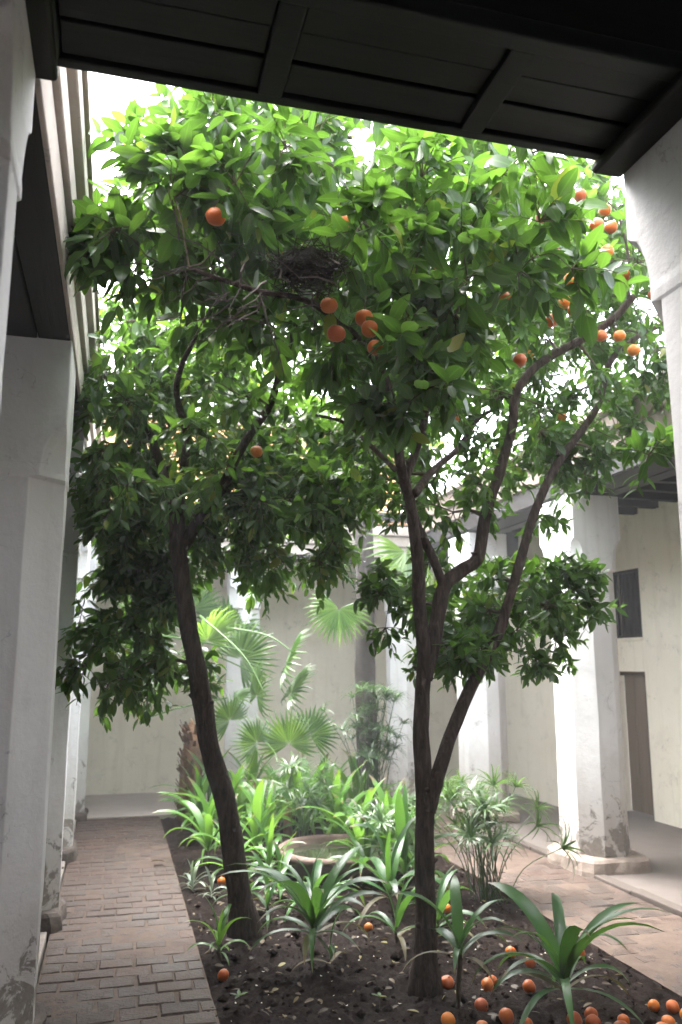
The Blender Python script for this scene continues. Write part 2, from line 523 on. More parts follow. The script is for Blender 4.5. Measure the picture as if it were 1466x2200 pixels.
slab('brick_path', 2.96, 1.0, 3.86, 3.2, -0.12, -0.02, M['mortar'])

# edging stones along the galleries, each slab its own piece
def edging(x0, x1, y0, y1, z, step, name='kerb', mt='edging'):
    root = empty(name, ((x0 + x1) / 2, y0, 0))
    root['kind'] = 'structure'
    y = y0
    while y < y1:
        l = step * random.uniform(0.75, 1.2)
        w = (x1 - x0) / 2 - 0.004
        mb = MB().box((-w, 0.006, -0.1), (w, min(l, y1 - y) - 0.006, z + random.uniform(-.008, .008)), 0.005)
        bevel(mb.build('kerb_stone', M[mt], root, loc=(0, y - y0, 0)), 0.008)
        y += l
edging(-0.62, -0.34, 2.3, 10.2, 0.012, 0.62)
edging(3.865, 3.97, 2.3, 10.2, 0.012, 0.9, 'kerb', 'edging_dark')

# ------------------------------------------------------------------ pillars
def pillar_mesh(hx, hy, top, c=0.165, stop=2.68, mat='plaster', seed=0):
    rings = []
    z = 0.0
    while z < stop - 0.02:
        rings.append((z, 0.0, c)); z += 0.16
    rings += [(stop - 0.012, 0, c), (stop, 0.004, c - 0.045), (stop + 0.03, 0.004, c - 0.042)]
    for k in range(1, 9):
        t = k / 8
        rings.append((stop + 0.03 + 0.24 * t, 0.0, max(0.006, (c - 0.05) * math.sqrt(max(0, 1 - t * t)))))
    z = stop + 0.42
    while z < top:
        rings.append((z, 0.0, 0.006)); z += 0.16
    rings.append((top, 0.0, 0.006))
    vs, fs = [], []
    for (z, g, cc) in rings:
        fl = 1.0 + 0.02 * max(0, 0.5 - z)
        ax, ay = (hx + g) * fl, (hy + g) * fl
        for (x, y) in ((ax, -ay + cc), (ax, ay - cc), (ax - cc, ay), (-ax + cc, ay), (-ax, ay - cc), (-ax, -ay + cc), (-ax + cc, -ay), (ax - cc, -ay)):
            q = Vector((x * 3 + seed * 7.1, y * 3, z * 2.2))
            vs.append((x + 0.007 * noise.noise(q), y + 0.007 * noise.noise(q + Vector((9, 0, 0))), z))
    n = len(rings)
    for i in range(n - 1):
        for k in range(8):
            k2 = (k + 1) % 8
            fs.append((i*8+k, i*8+k2, (i+1)*8+k2, (i+1)*8+k))
    fs.append(tuple(range((n-1)*8, n*8)))
    return MB().add(vs, fs).mesh('shaft', M[mat])

def pillar(x, y, hx, hy, top, label, seed, plinth=0.0, pout=0.03, mat='plaster', stop=2.68, c=0.165):
    t = empty('pillar', (x, y, 0))
    tag(t, label, 'pillar', 'plastered pillars around the courtyard')
    s = link('shaft', pillar_mesh(hx, hy, top, c, stop, mat, seed), t)
    bevel(s, 0.012, 2)
    if plinth:
        vs = []
        n = 28
        ex = 5 if pout > 0.05 else 9
        mb = MB()
        ringsz = [(-0.1, 1.04), (0.02, 1.03), (plinth * 0.8, 1.0), (plinth, 0.94), (plinth + 0.01, 0.6)]
        for (z, k) in ringsz:
            for i in range(n):
                w = 2 * math.pi * i / n
                cxx, sy = math.cos(w), math.sin(w)
                e = 1.0 / max(abs(cxx) ** ex + abs(sy) ** ex, 1e-6) ** (1 / ex)
                wob = 1 + 0.10 * noise.noise(Vector((cxx * 2.2 + seed, sy * 2.2, z * 5)))
                vs.append((cxx * e * (hx + pout) * k * wob, sy * e * (hy + pout) * k * wob, z + 0.012 * noise.noise(Vector((cxx * 3, sy * 3, seed)))))
        fs = []
        for r_ in range(len(ringsz) - 1):
            for i in range(n):
                j = (i + 1) % n
                fs.append((r_*n+i, r_*n+j, (r_+1)*n+j, (r_+1)*n+i))
        fs.append(tuple(range((len(ringsz)-1)*n, len(ringsz)*n)))
        mb.add(vs, fs).build('plinth', M['stone' if pout > 0.05 else 'stone_dark'], t)
    return t

pillar(-0.56, 2.01, 0.26, 0.24, 3.4, 'white pillar at the upper left edge with its block under the dark beam', 1, stop=2.9)
pillar(1.86, 2.01, 0.26, 0.24, 3.4, 'white pillar block at the upper right edge under the panelled lintel', 2, stop=2.84)
pillar(-0.56, 4.56, 0.26, 0.25, 3.4, 'large plastered pillar at the left with a scooped corner stop and flaking base', 3, 0.03, stop=2.64)
pillar(-0.56, 6.33, 0.26, 0.25, 3.3, 'plastered pillar just behind the large left one on a dark stone foot', 4, 0.1, stop=2.5)
pillar(-0.56, 8.3, 0.26, 0.25, 3.3, 'narrow looking pillar third along the left gallery on a stone foot', 5, 0.1, stop=2.5)
pillar(-0.53, 10.35, 0.26, 0.25, 3.1, 'bright white sliver of pillar at the far end of the brick path', 6, 0.06, stop=2.45)
pillar(4.13, 6.82, 0.24, 0.31, 3.22, 'octagonal white pillar on the right with peeling base and stone plinth', 7, 0.11, 0.09, stop=2.55, c=0.15)
pillar(4.13, 9.1, 0.24, 0.31, 3.22, 'white pillar behind the leaning branch on the right with a stained base', 8, 0.1, 0.08, stop=2.55)
pillar(4.13, 4.5, 0.24, 0.31, 3.22, 'white pillar of the right gallery beyond the frame', 9, 0.1, stop=2.55)
pillar(4.13, 2.0, 0.24, 0.24, 3.4, 'white corner pillar beside the camera gallery on the right', 10, 0.1, stop=2.55)
pillar(3.72, 10.55, 0.25, 0.25, 3.05, 'white far pillar between the palm trunk and the right tree trunk', 11, 0.06, stop=2.4)
pillar(1.53, 10.45, 0.2, 0.2, 3.05, 'slim white far pillar behind the fan palm fronds', 12, 0.06, stop=2.4)

# ------------------------------------------------------------------ walls and openings
def wall(lo, hi, mat, label, parts=None):
    o = MB().box(lo, hi).build('wall', M[mat])
    return tag(o, label, 'wall')

wall((-2.4, 11.95, -0.1), (5.4, 12.25, 3.6), 'plaster_far', 'cream back wall behind the palms at the end of the courtyard')
wall((-2.65, -2.4, -0.1), (-2.4, 12.25, 3.6), 'plaster', 'inner wall of the left gallery behind its pillars')
wall((-2.4, -2.4, -0.1), (7.2, -2.15, 3.6), 'plaster', 'wall behind the viewer in the near gallery')

# right gallery wall with window and doorway
rw = empty('wall', (5.87, 0, 0))
tag(rw, 'cream right gallery wall with a barred window above a brown doorway', 'wall')
def wpart(name, lo, hi, mat):
    lo = (lo[0] - 5.87, lo[1], lo[2]); hi = (hi[0] - 5.87, hi[1], hi[2])
    return MB().box(lo, hi).build(name, M[mat], rw)
X0, X1 = 5.87, 6.22
wpart('wall_face', (X0, -2.15, -0.1), (X1, 8.43, 3.6), 'plaster_far')
wpart('wall_face', (X0, 8.43, 1.63), (X1, 9.06, 2.02), 'plaster_far')
wpart('wall_face', (X0, 8.43, 2.83), (X1, 9.06, 3.6), 'plaster_far')
d = empty('door', (0.0, 8.43, 0.0)); d.parent = rw
for k in range(3):
    bevel(MB().box((0.13, 0.012 + k * 0.202, 0.01), (0.17, 0.012 + (k + 1) * 0.202 - 0.008, 1.58)).build('plank', M['door'], d), 0.004)
MB().box((0.08, 0.0, 1.58), (0.2, 0.62, 1.625)).build('door_head', M['door'], d)
MB().box((0.09, 0.0, 0.01), (0.2, 0.012, 1.58)).build('jamb', M['door'], d)
w_ = empty('window', (0.0, 8.43, 2.02)); w_.parent = rw
f = MB()
f.box((0.03, 0.0, 0.0), (0.09, 0.62, 0.035)); f.box((0.03, 0.0, 0.775), (0.09, 0.62, 0.81))
f.box((0.03, 0.0, 0.035), (0.09, 0.03, 0.775)); f.box((0.03, 0.59, 0.035), (0.09, 0.62, 0.775))
f.build('window_frame', M['iron'], w_)
MB().box((-0.025, -0.0, -0.035), (0.03, 0.62, 0.0)).build('sill', M['plaster_far'], w_)
for k in range(6):
    y = 0.085 + k * 0.09
    MB().tube([(0.06, y, 0.035), (0.06, y, 0.775)], 0.011, 8).build('window_bar', M['iron'], w_)
MB().box((0.16, -0.02, -0.02), (0.2, 0.65, 0.83)).build('interior_shade_sheet', M['dark'], w_)  # dark-coloured sheet behind the bars, standing for the unlit room inside
# the wall steps forward beyond the door
st = MB().add([(5.36, 9.06, -0.1), (6.22, 9.06, -0.1), (6.22, 11.95, -0.1), (5.12, 11.95, -0.1), (5.36, 9.06, 3.6), (6.22, 9.06, 3.6), (6.22, 11.95, 3.6), (5.12, 11.95, 3.6)],
              [(0,3,2,1),(4,5,6,7),(0,1,5,4),(1,2,6,5),(2,3,7,6),(3,0,4,7)]).build('wall', M['plaster_far'])
tag(st, 'cream stretch of wall seen between the two right pillars', 'wall')

# upper storeys beyond the galleries
def storey(lo, hi, label, dentil_axis):
    t = empty('upper_storey', ((lo[0] + hi[0]) / 2, (lo[1] + hi[1]) / 2, lo[2]))
    tag(t, label, 'building')
    c = t.location
    L_ = lambda p: tuple(p[i] - c[i] for i in range(3))
    MB().box(L_(lo), L_(hi)).build('wall_face', M['ochre'], t)
    MB().box(L_((lo[0] - 0.08, lo[1] - 0.08, hi[2])), L_((hi[0] + 0.08, hi[1] + 0.08, hi[2] + 0.14))).build('coping', M['fascia'], t)
storey((-2.4, 13.2, 3.6), (4.6, 14.2, 5.6), 'ochre upper wall catching daylight above the back gallery', 0)
storey((6.9, 2.0, 3.6), (7.9, 13.0, 5.0), 'ochre upper wall set back above the right gallery', 1)

# ------------------------------------------------------------------ ceilings, roofs, lintels
def joists(root, axis, a0, a1, step, lo, hi, z0, z1, mat):
    a = a0
    while a < a1:
        if axis == 'y': MB().box((a, lo, z0), (a + 0.09, hi, z1)).build('joist', mat, root)
        else: MB().box((lo, a, z0), (hi, a + 0.09, z1)).build('joist', mat, root)
        a += step
def gallery_roof(name_label, lo, hi, z, axis, step):
    t = empty('gallery_roof', ((lo[0] + hi[0]) / 2, (lo[1] + hi[1]) / 2, z))
    tag(t, name_label, 'roof')
    c = t.location
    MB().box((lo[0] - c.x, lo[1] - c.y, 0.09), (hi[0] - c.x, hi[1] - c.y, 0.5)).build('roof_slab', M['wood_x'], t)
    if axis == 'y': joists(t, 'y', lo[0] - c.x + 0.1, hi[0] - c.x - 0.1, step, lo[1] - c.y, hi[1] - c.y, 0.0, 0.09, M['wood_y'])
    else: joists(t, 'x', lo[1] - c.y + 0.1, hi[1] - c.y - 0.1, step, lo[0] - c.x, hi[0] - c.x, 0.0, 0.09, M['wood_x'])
gallery_roof('dark beamed ceiling of the near gallery overhead', (-2.65, -2.4), (7.2, 1.78), 3.62, 'y', 0.38)
gallery_roof('dark timber ceiling of the left gallery', (-2.65, 2.27), (-0.8, 12.25), 3.52, 'x', 0.4)
gallery_roof('dark timber ceiling of the right gallery above the cream wall', (4.36, 2.27), (6.3, 10.3), 3.46, 'x', 0.4)
gallery_roof('dark timber ceiling of the back gallery', (-0.8, 10.8), (6.3, 12.25), 3.3, 'y', 0.4)

# near lintel: panelled underside, boards and battens each a part
nl = empty('lintel', (0, 2.02, 3.4))
tag(nl, 'dark panelled timber lintel crossing the top of the view', 'lintel')
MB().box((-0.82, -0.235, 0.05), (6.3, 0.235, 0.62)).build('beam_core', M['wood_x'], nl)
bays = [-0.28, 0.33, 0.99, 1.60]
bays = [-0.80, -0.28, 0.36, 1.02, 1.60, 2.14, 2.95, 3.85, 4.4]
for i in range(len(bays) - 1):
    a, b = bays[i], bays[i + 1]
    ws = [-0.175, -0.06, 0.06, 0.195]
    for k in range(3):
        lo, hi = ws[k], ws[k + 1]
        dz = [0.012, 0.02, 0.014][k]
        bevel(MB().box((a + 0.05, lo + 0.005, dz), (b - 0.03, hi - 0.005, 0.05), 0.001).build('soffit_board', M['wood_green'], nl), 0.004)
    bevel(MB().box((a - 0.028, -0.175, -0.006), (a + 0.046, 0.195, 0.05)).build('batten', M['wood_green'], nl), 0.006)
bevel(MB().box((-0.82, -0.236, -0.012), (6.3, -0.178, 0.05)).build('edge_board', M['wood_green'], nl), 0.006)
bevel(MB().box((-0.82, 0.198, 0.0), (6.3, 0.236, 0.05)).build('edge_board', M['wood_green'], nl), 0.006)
for x in (1.545, -0.30):
    bevel(MB().box((x - 0.055, -0.24, -0.05), (x + 0.06, 0.24, -0.012)).build('corbel_board', M['wood_y'], nl), 0.012)
MB().box((-0.2, 0.236, 0.1), (4.0, 0.3, 0.3)).build('cornice_band', M['fascia_old'], nl)
MB().box((-0.2, 0.236, 0.3), (4.0, 0.36, 0.62)).build('cornice_band', M['fascia_old'], nl)

# side lintels run from pillar to pillar, with stepped cornices facing the court
def side_lintel(label, x_in, x_out, y0, y1, z, top, sgn, mat_band, nb, steps):
    t = empty('lintel', ((x_in + x_out) / 2, y0, z))
    tag(t, label, 'lintel')
    cx = (x_in + x_out) / 2
    xa, xb = min(x_in, x_out) - cx, max(x_in, x_out) - cx
    w = (xb - xa) / nb
    for k in range(nb):
        bevel(MB().box((xa + k * w + 0.004, 0, random.uniform(0, 0.012)), (xa + (k + 1) * w - 0.004, y1 - y0, 0.14)).build('plank', M['wood_y'], t), 0.005)
    MB().box((xa + 0.01, 0, 0.14), (xb - 0.01, y1 - y0, top - z)).build('beam_core', M['wood_y'], t)
    xi = x_in - cx
    for (z0, z1, out, mt) in steps:
        lo = (min(xi - sgn * 0.01, xi + sgn * out), 0.0, z0 - z); hi = (max(xi - sgn * 0.01, xi + sgn * out), y1 - y0, z1 - z)
        bevel(MB().box(lo, hi, 0.002).build('cornice_band', M[mt], t), 0.008)
    return t
side_lintel('dark plank lintel of the left gallery under a white stepped cornice', -0.305, -0.80, 2.27, 10.1, 3.36, 3.95, 1, None, 3,
            [(3.37, 3.60, 0.012, 'fascia'), (3.62, 3.78, 0.035, 'fascia'), (3.78, 3.86, 0.02, 'fascia_old'), (3.86, 4.02, 0.065, 'fascia'), (4.02, 4.06, 0.085, 'fascia_old')])
side_lintel('dark plank lintel of the right gallery under a weathered brown cornice', 3.89, 4.36, 2.27, 10.2, 3.225, 3.8, -1, None, 3,
            [(3.24, 3.42, 0.01, 'wood_y'), (3.42, 3.58, 0.04, 'fascia_old'), (3.59, 3.74, 0.08, 'fascia_old'), (3.75, 3.82, 0.13, 'fascia')])
# back lintel
bl = empty('lintel', (1.8, 10.2, 3.05))
tag(bl, 'pinkish plaster eave over a dark beam at the far end', 'lintel')
for k in range(3):
    bevel(MB().box((-2.62, 0.0 + k * 0.2, 0.0), (4.5, 0.195 + k * 0.2, 0.14)).build('plank', M['wood_x'], bl), 0.005)
for z0, z1, o_, mt in ((0.03, 0.16, 0.02, 'fascia'), (0.17, 0.3, 0.06, 'fascia'), (0.31, 0.42, 0.11, 'fascia')):
    bevel(MB().box((-1.98 if z0 < 0.1 else -1.95, -o_, z0), (2.05, 0.02, z1), 0.002).build('cornice_band', M[mt], bl), 0.006)
MB().box((-2.62, 0.03, 0.14), (4.5, 0.58, 0.6)).build('beam_core', M['wood_x'], bl)

# sloping tiled roof strip over the back gallery: each tile a part
tr = empty('tiled_roof', (1.8, 10.25, 3.52))
tag(tr, 'sunlit clay tiled roof slope over the back gallery', 'roof')
M['tile'] = rough_mat('roof_tile', [(0.3, (0.34, 0.19, 0.10)), (0.7, (0.55, 0.36, 0.2))], 5, 0.8)
tm = MB()
prof = [(0.055 * math.cos(R(a)), 0.04 * math.sin(R(a))) for a in range(0, 181, 30)]
vs = [(x, 0, z) for x, z in prof] + [(x * 0.85, 0.42, z + 0.0) for x, z in prof] 
n = len(prof)
tm.add(vs, [(i, i + 1, n + i + 1, n + i) for i in range(n - 1)] + [tuple(range(n))])
tile_me = tm.mesh('tile', M['tile'], True)
sl = math.atan2(0.75, 2.6)
MB().add([(-2.1, 0, -0.02), (2.3, 0, -0.02), (2.3, 2.7, 0.76), (-2.1, 2.7, 0.76), (-2.1, 0, -0.1), (2.3, 0, -0.1), (2.3, 2.7, 0.0), (-2.1, 2.7, 0.0)],
         [(0,1,2,3),(7,6,5,4),(0,4,5,1),(1,5,6,2),(2,6,7,3),(3,7,4,0)]).build('roof_deck', M['ochre'], tr)
for r_ in range(6):
    for k in range(38):
        link('tile', tile_me, tr, (-2.02 + k * 0.115, r_ * 0.4 - 0.05, -0.015 + r_ * 0.4 * math.tan(sl) + 0.012), (sl, 0, random.uniform(-.02, .02)))

# ------------------------------------------------------------------ leaves and trees
def leaf_template(width=0.22, fold=0.25, curl=0.25, nsec=5):
    """unit-length leaf along +Y, normal +Z"""
    vs, fs = [(0, 0, 0)], []
    ts = [0.12, 0.3, 0.52, 0.75, 0.92][:nsec]
    for t in ts:
        w = width * math.sin(math.pi * min(1, t ** 0.85)) ** 0.75
        z = -curl * t * t * 0.5
        y = t - 0.08 * curl * t * t
        vs += [(-w, y, z + fold * w), (0, y, z), (w, y, z + fold * w)]
    vs.append((0, 1 - 0.1 * curl, -curl * 0.55))
    fs += [(0, 2, 1), (0, 3, 2)]
    for i in range(len(ts) - 1):
        a = 1 + i * 3
        fs += [(a, a + 1, a + 4, a + 3), (a + 1, a + 2, a + 5, a + 4)]
    a = 1 + (len(ts) - 1) * 3
    fs += [(a, a + 1, a + 3), (a + 1, a + 2, a + 3)]
    return np.array(vs, float), fs

TEMPL = [leaf_template(0.2, 0.30, 0.25), leaf_template(0.235, 0.2, 0.4), leaf_template(0.18, 0.4, 0.15), leaf_template(0.215, 0.15, 0.55), leaf_template(0.19, 0.55, 0.95), leaf_template(0.25, 0.1, -0.2)]

def norm(a): return a / np.maximum(np.linalg.norm(a, axis=-1, keepdims=True), 1e-9)

def leaves_mesh(name, mat, P, D, Nn, Ln, tint, tmpl):
    """many leaves in one mesh: base points P, directions D, normals Nn, lengths Ln"""
    D = norm(D)
    X = norm(np.cross(D, Nn)); Z = np.cross(X, D)
    allv, allf, allt, allr, base = [], [], [], [], 0
    for k, (tv, tf) in enumerate(TEMPL):
        s = tmpl == k
        if not s.any(): continue
        p, x, d, z, l = P[s], X[s], D[s], Z[s], Ln[s]
        v = p[:, None, :] + l[:, None, None] * (tv[None, :, 0:1] * x[:, None, :] + tv[None, :, 1:2] * d[:, None, :] + tv[None, :, 2:3] * z[:, None, :])
        nv = tv.shape[0]
        rb = np.array([1.0 if (q == 0 or q == nv - 1 or q % 3 == 2) else 0.0 for q in range(nv)])
        allr.append(np.tile(rb, p.shape[0]))
        allv.append(v.reshape(-1, 3))
        allt.append(np.repeat(tint[s], nv))
        for q in range(p.shape[0]):
            b = base + q * nv
            allf.extend([tuple(i + b for i in f) for f in tf])
        base += p.shape[0] * nv
    me = bpy.data.meshes.new(name)
    me.from_pydata(np.concatenate(allv).tolist(), [], allf)
    me.materials.append(mat)
    a = me.attributes.new('tint', 'FLOAT', 'POINT')
    a.data.foreach_set('value', np.concatenate(allt).astype(np.float32))
    a = me.attributes.new('rib', 'FLOAT', 'POINT')
    a.data.foreach_set('value', np.concatenate(allr).astype(np.float32))
    me.polygons.foreach_set('use_smooth', [True] * len(me.polygons))
    me.update()
    return me

LEAF_VAR = {}
def leaf_variants(matname):
    if matname not in LEAF_VAR:
        out = []
        for k in range(6):
            for tn in (0.1, 0.35, 0.6, 0.85):
                mb = MB(); mb.cur = tn
                tv, tf = TEMPL[k]
                mb.add([tuple(p) for p in tv], tf)
                me = mb.mesh('leaf', M[matname], True)
                a = me.attributes.new('rib', 'FLOAT', 'POINT')
                a.data.foreach_set('value', [1.0 if (q == 0 or q == len(tv) - 1 or q % 3 == 2) else 0.0 for q in range(len(tv))])
                out.append(me)
        LEAF_VAR[matname] = out
    return LEAF_VAR[matname]

CAM = np.array([0, 0, 1.7])
def cam_uv(P):
    F0 = np.array([math.sin(R(15)), math.cos(R(15)), 0]); Rt = np.array([math.cos(R(15)), -math.sin(R(15)), 0]); Zv = np.array([0, 0, 1.])
    F = math.cos(R(10.5)) * F0 + math.sin(R(10.5)) * Zv; U = -math.sin(R(10.5)) * F0 + math.cos(R(10.5)) * Zv
    q = P - CAM
    w = q @ F
    return (q @ Rt) / w, (q @ U) / w, w

def make_tree(label, base, limbs, blobs, matname, seed, droop):
    rs = np.random.default_rng(seed)
    rnd = random.Random(seed)
    t = empty('orange_tree', base)
    tag(t, label, 'tree', 'orange trees in the planting bed')
    b = Vector(base)
    skel, skr = [], []
    for name, pts, r0, r1, n in limbs:
        sp = spline(pts, 6)
        m = len(sp)
        rad = []
        for i, p in enumerate(sp):
            f = i / (m - 1)
            r = r0 * (1 - f) + r1 * f
            if name == 'trunk': r += 0.045 * max(0, 1 - i / 5) ** 2
            r *= 1 + 0.10 * noise.noise(p * 7)
            rad.append(r)
            skel.append(tuple(p)); skr.append(r)
        sp = [p + 0.008 * Vector((noise.noise(p * 5), noise.noise(p * 5 + Vector((7, 1, 3))), 0)) for p in sp]
        if name == 'trunk': sp[0] = sp[0] - Vector((0, 0, 0.12))
        mb = MB().tube([p - b for p in sp], rad, n)
        if name == 'trunk' or r0 > 0.025:       # knots and cut stubs
            for _ in range(int(m / 7)):
                i = rnd.randrange(2, m - 1)
                a = rnd.uniform(0, 6.28)
                dv = Vector((math.cos(a), math.sin(a), 0.35))
                p = sp[i] - b
                mb.tube([p + dv * rad[i] * 0.5, p + dv * rad[i] * 1.0, p + dv * (rad[i] * 1.12 + 0.012)], [rad[i] * 0.5, rad[i] * 0.3, rad[i] * 0.12], 7)
        mb.build(name, M['bark'], t, smooth=True)
    # clusters of twigs in the crown's volume
    centres = []
    for (c, r, ncl, size, lsz) in blobs:
        k = 0
        while k < ncl:
            p = rs.normal(size=3)
            p = p / np.linalg.norm(p) * rs.random() ** (1 / 2.4)
            q = np.array(c) + p * np.array(r)
            if q[0] < -0.27 and q[1] > 2.3: q[0] = -0.2
            if q[1] < 2.55: continue
            if q[1] < 3.3 and abs(q[0] - 0.58) < 0.3 and 2.9 < q[2] < 3.55: continue
            centres.append((q, np.array(c), size, lsz)); k += 1
    node = np.array(skel); nrad = list(skr)
    P, D, Nn, Ln, TI, TM = [], [], [], [], [], []
    tw = MB()
    order = sorted(range(len(centres)), key=lambda i: np.min(np.linalg.norm(node - centres[i][0], axis=1)))
    for oi in order:
        q, c, size, lsz = centres[oi]
        dd = np.linalg.norm(node - q, axis=1) + 0.25 * np.maximum(0, node[:, 2] - q[2])
        j = int(np.argmin(dd))
        a = node[j]
        seg = q - a
        L_ = np.linalg.norm(seg)
        if L_ > 0.05:
            mid = a + seg * 0.5 + rs.normal(size=3) * 0.06 * L_ + np.array([0, 0, 0.10 * L_])
            r0 = min(0.016, max(0.004, nrad[j] * 0.55))
            pts = spline([a, mid, q], 4)
            m = len(pts)
            tw.tube([Vector(p) - b for p in pts], [r0 * (1 - 0.55 * i / (m - 1)) for i in range(m)], 5, False)
            node = np.vstack([node, np.array([tuple(p) for p in pts[2:]])])
            nrad += [r0 * 0.6] * (m - 2)
        out = norm(q - c + 1e-6)
        ntw = rs.integers(5, 9)
        for _ in range(ntw):
            d = norm(out * 0.55 + rs.normal(size=3) * 0.75 + np.array([0, 0, 0.12 - droop * 0.7]))
            tl = size * rs.uniform(0.8, 1.5)
            nlv = rs.integers(6, 11)
            pts = []
            ph = rs.random() * 6.28
            sag = droop * 0.5 + 0.15
            for s in range(5):
                f = s / 4
                pts.append(q + d * tl * f + np.array([0, 0, -sag * tl * f * f]))
            tw.tube([Vector(p) - b for p in pts], [0.0035, 0.003, 0.0026, 0.002, 0.0014], 4, False)
            for s in range(nlv):
                f = 0.22 + 0.78 * (s + rs.random() * 0.5) / nlv
                p = q + d * tl * f + np.array([0, 0, -sag * tl * f * f])
                ph += 2.4 + rs.normal() * 0.3
                e1 = norm(np.cross(d, [0.2, 0.1, 1.0])); e2 = np.cross(d, e1)
                rad = math.cos(ph) * e1 + math.sin(ph) * e2
                ld = norm(0.55 * d + 0.85 * rad + np.array([0, 0, -0.1 - droop]) + rs.normal(size=3) * 0.18)
                nn = np.array([0, 0, 1.0]) * 0.8 + rs.normal(size=3) * 0.42 + 0.35 * rad
                P.append(p - np.array(base)); D.append(ld); Nn.append(nn)
                Ln.append(lsz * rs.uniform(0.62, 1.2) * (0.8 + 0.35 * math.sin(math.pi * f)))
                TI.append(min(0.999, max(0, rs.beta(2.0, 2.2)))) if rs.random() > 0.012 else TI.append(0.97)
                TM.append(rs.integers(0, 6))
    P, D, Nn, Ln, TI, TM = map(np.array, (P, D, Nn, Ln, TI, TM))
    tw.build('twigs', M['twig'], t, smooth=True)['kind'] = 'stuff'
    # the 300 leaves that show largest are parts, the rest one crown
    u, v, w = cam_uv(P + np.array(base))
    vis = (np.abs(u) < 0.41) & (np.abs(v) < 0.61) & (w > 0.5)
    score = np.where(vis, Ln / np.maximum(w, 0.3), 0)
    top = np.argsort(-score)[:300]
    keep = np.ones(len(P), bool); keep[top] = False
    crown = link('crown', leaves_mesh('crown', M[matname], P[keep], D[keep], Nn[keep], Ln[keep], TI[keep], TM[keep]), t)
    crown['kind'] = 'stuff'
    var = leaf_variants(matname)
    for i in top:
        dv = Vector(norm(D[i])); xv = dv.cross(Vector(Nn[i])).normalized(); zv = xv.cross(dv)
        o = link('leaf', var[int(TM[i]) * 4 + min(3, int(TI[i] * 4))], t)
        mt = Matrix((xv, dv, zv)).transposed().to_4x4()
        o.matrix_local = Matrix.Translation(Vector(P[i])) @ mt @ Matrix.Scale(float(Ln[i]), 4)
    print('TREE', label, 'leaves', len(P))
    return t

LT = [(0.9,5.8,0),(0.84,5.75,0.29),(0.79,5.7,0.59),(0.72,5.7,0.88),(0.64,5.7,1.12),(0.57,5.65,1.43),(0.51,5.6,1.7),(0.45,5.6,1.97),(0.4,5.6,2.25),(0.37,5.6,2.47),(0.35,5.6,2.69)]
make_tree('orange tree with a single dark leaning trunk on the left of the bed', (0.9, 5.8, 0),
    [('trunk', LT, 0.078, 0.05, 14),
     ('limb', [(0.4,5.6,2.48),(0.48,5.5,2.64),(0.61,5.4,2.82),(0.73,5.2,3.1),(0.87,5.0,3.33),(0.9,4.8,3.51),(0.94,4.5,3.7)], 0.042, 0.016, 9),
     ('limb', [(0.35,5.6,2.66),(0.29,5.7,2.93),(0.18,5.8,3.25),(0.08,5.9,3.54),(0.03,5.8,3.82)], 0.042, 0.014, 9),
     ('limb', [(0.35,5.6,2.66),(0.37,5.4,2.93),(0.35,5.0,3.11),(0.26,4.6,3.27),(0.33,4.2,3.42)], 0.036, 0.012, 9)],
    [((0.14,6.0,1.82),(0.54,0.32,0.58),32,0.16,0.1), ((0.45,5.6,3.05),(0.8,0.9,0.7),32,0.2,0.105), ((1.1,5.6,2.78),(0.62,0.5,0.40),34,0.18,0.105),
     ((0.55,5.4,3.7),(0.9,0.8,0.6),32,0.2,0.105), ((0.25,6.05,2.6),(0.5,0.35,0.4),24,0.18,0.105),
     ((0.9,6.4,3.5),(1.1,0.6,0.8),40,0.19,0.085), ((0.3,6.1,2.35),(0.5,0.3,0.25),11,0.17,0.1), ((1.0,6.1,2.75),(0.75,0.4,0.45),30,0.18,0.095), ((0.0,6.0,3.0),(0.3,0.4,0.5),16,0.17,0.095), ((1.35,5.6,3.2),(0.5,0.5,0.4),20,0.18,0.095), ((0.02,5.9,3.6),(0.3,0.5,0.65),26,0.18,0.095), ((0.35,6.1,4.2),(0.85,0.6,0.55),36,0.19,0.085), ((0.9,5.2,3.9),(0.6,0.5,0.4),15,0.19,0.095)],
    'leaf2', 11, 0.42)

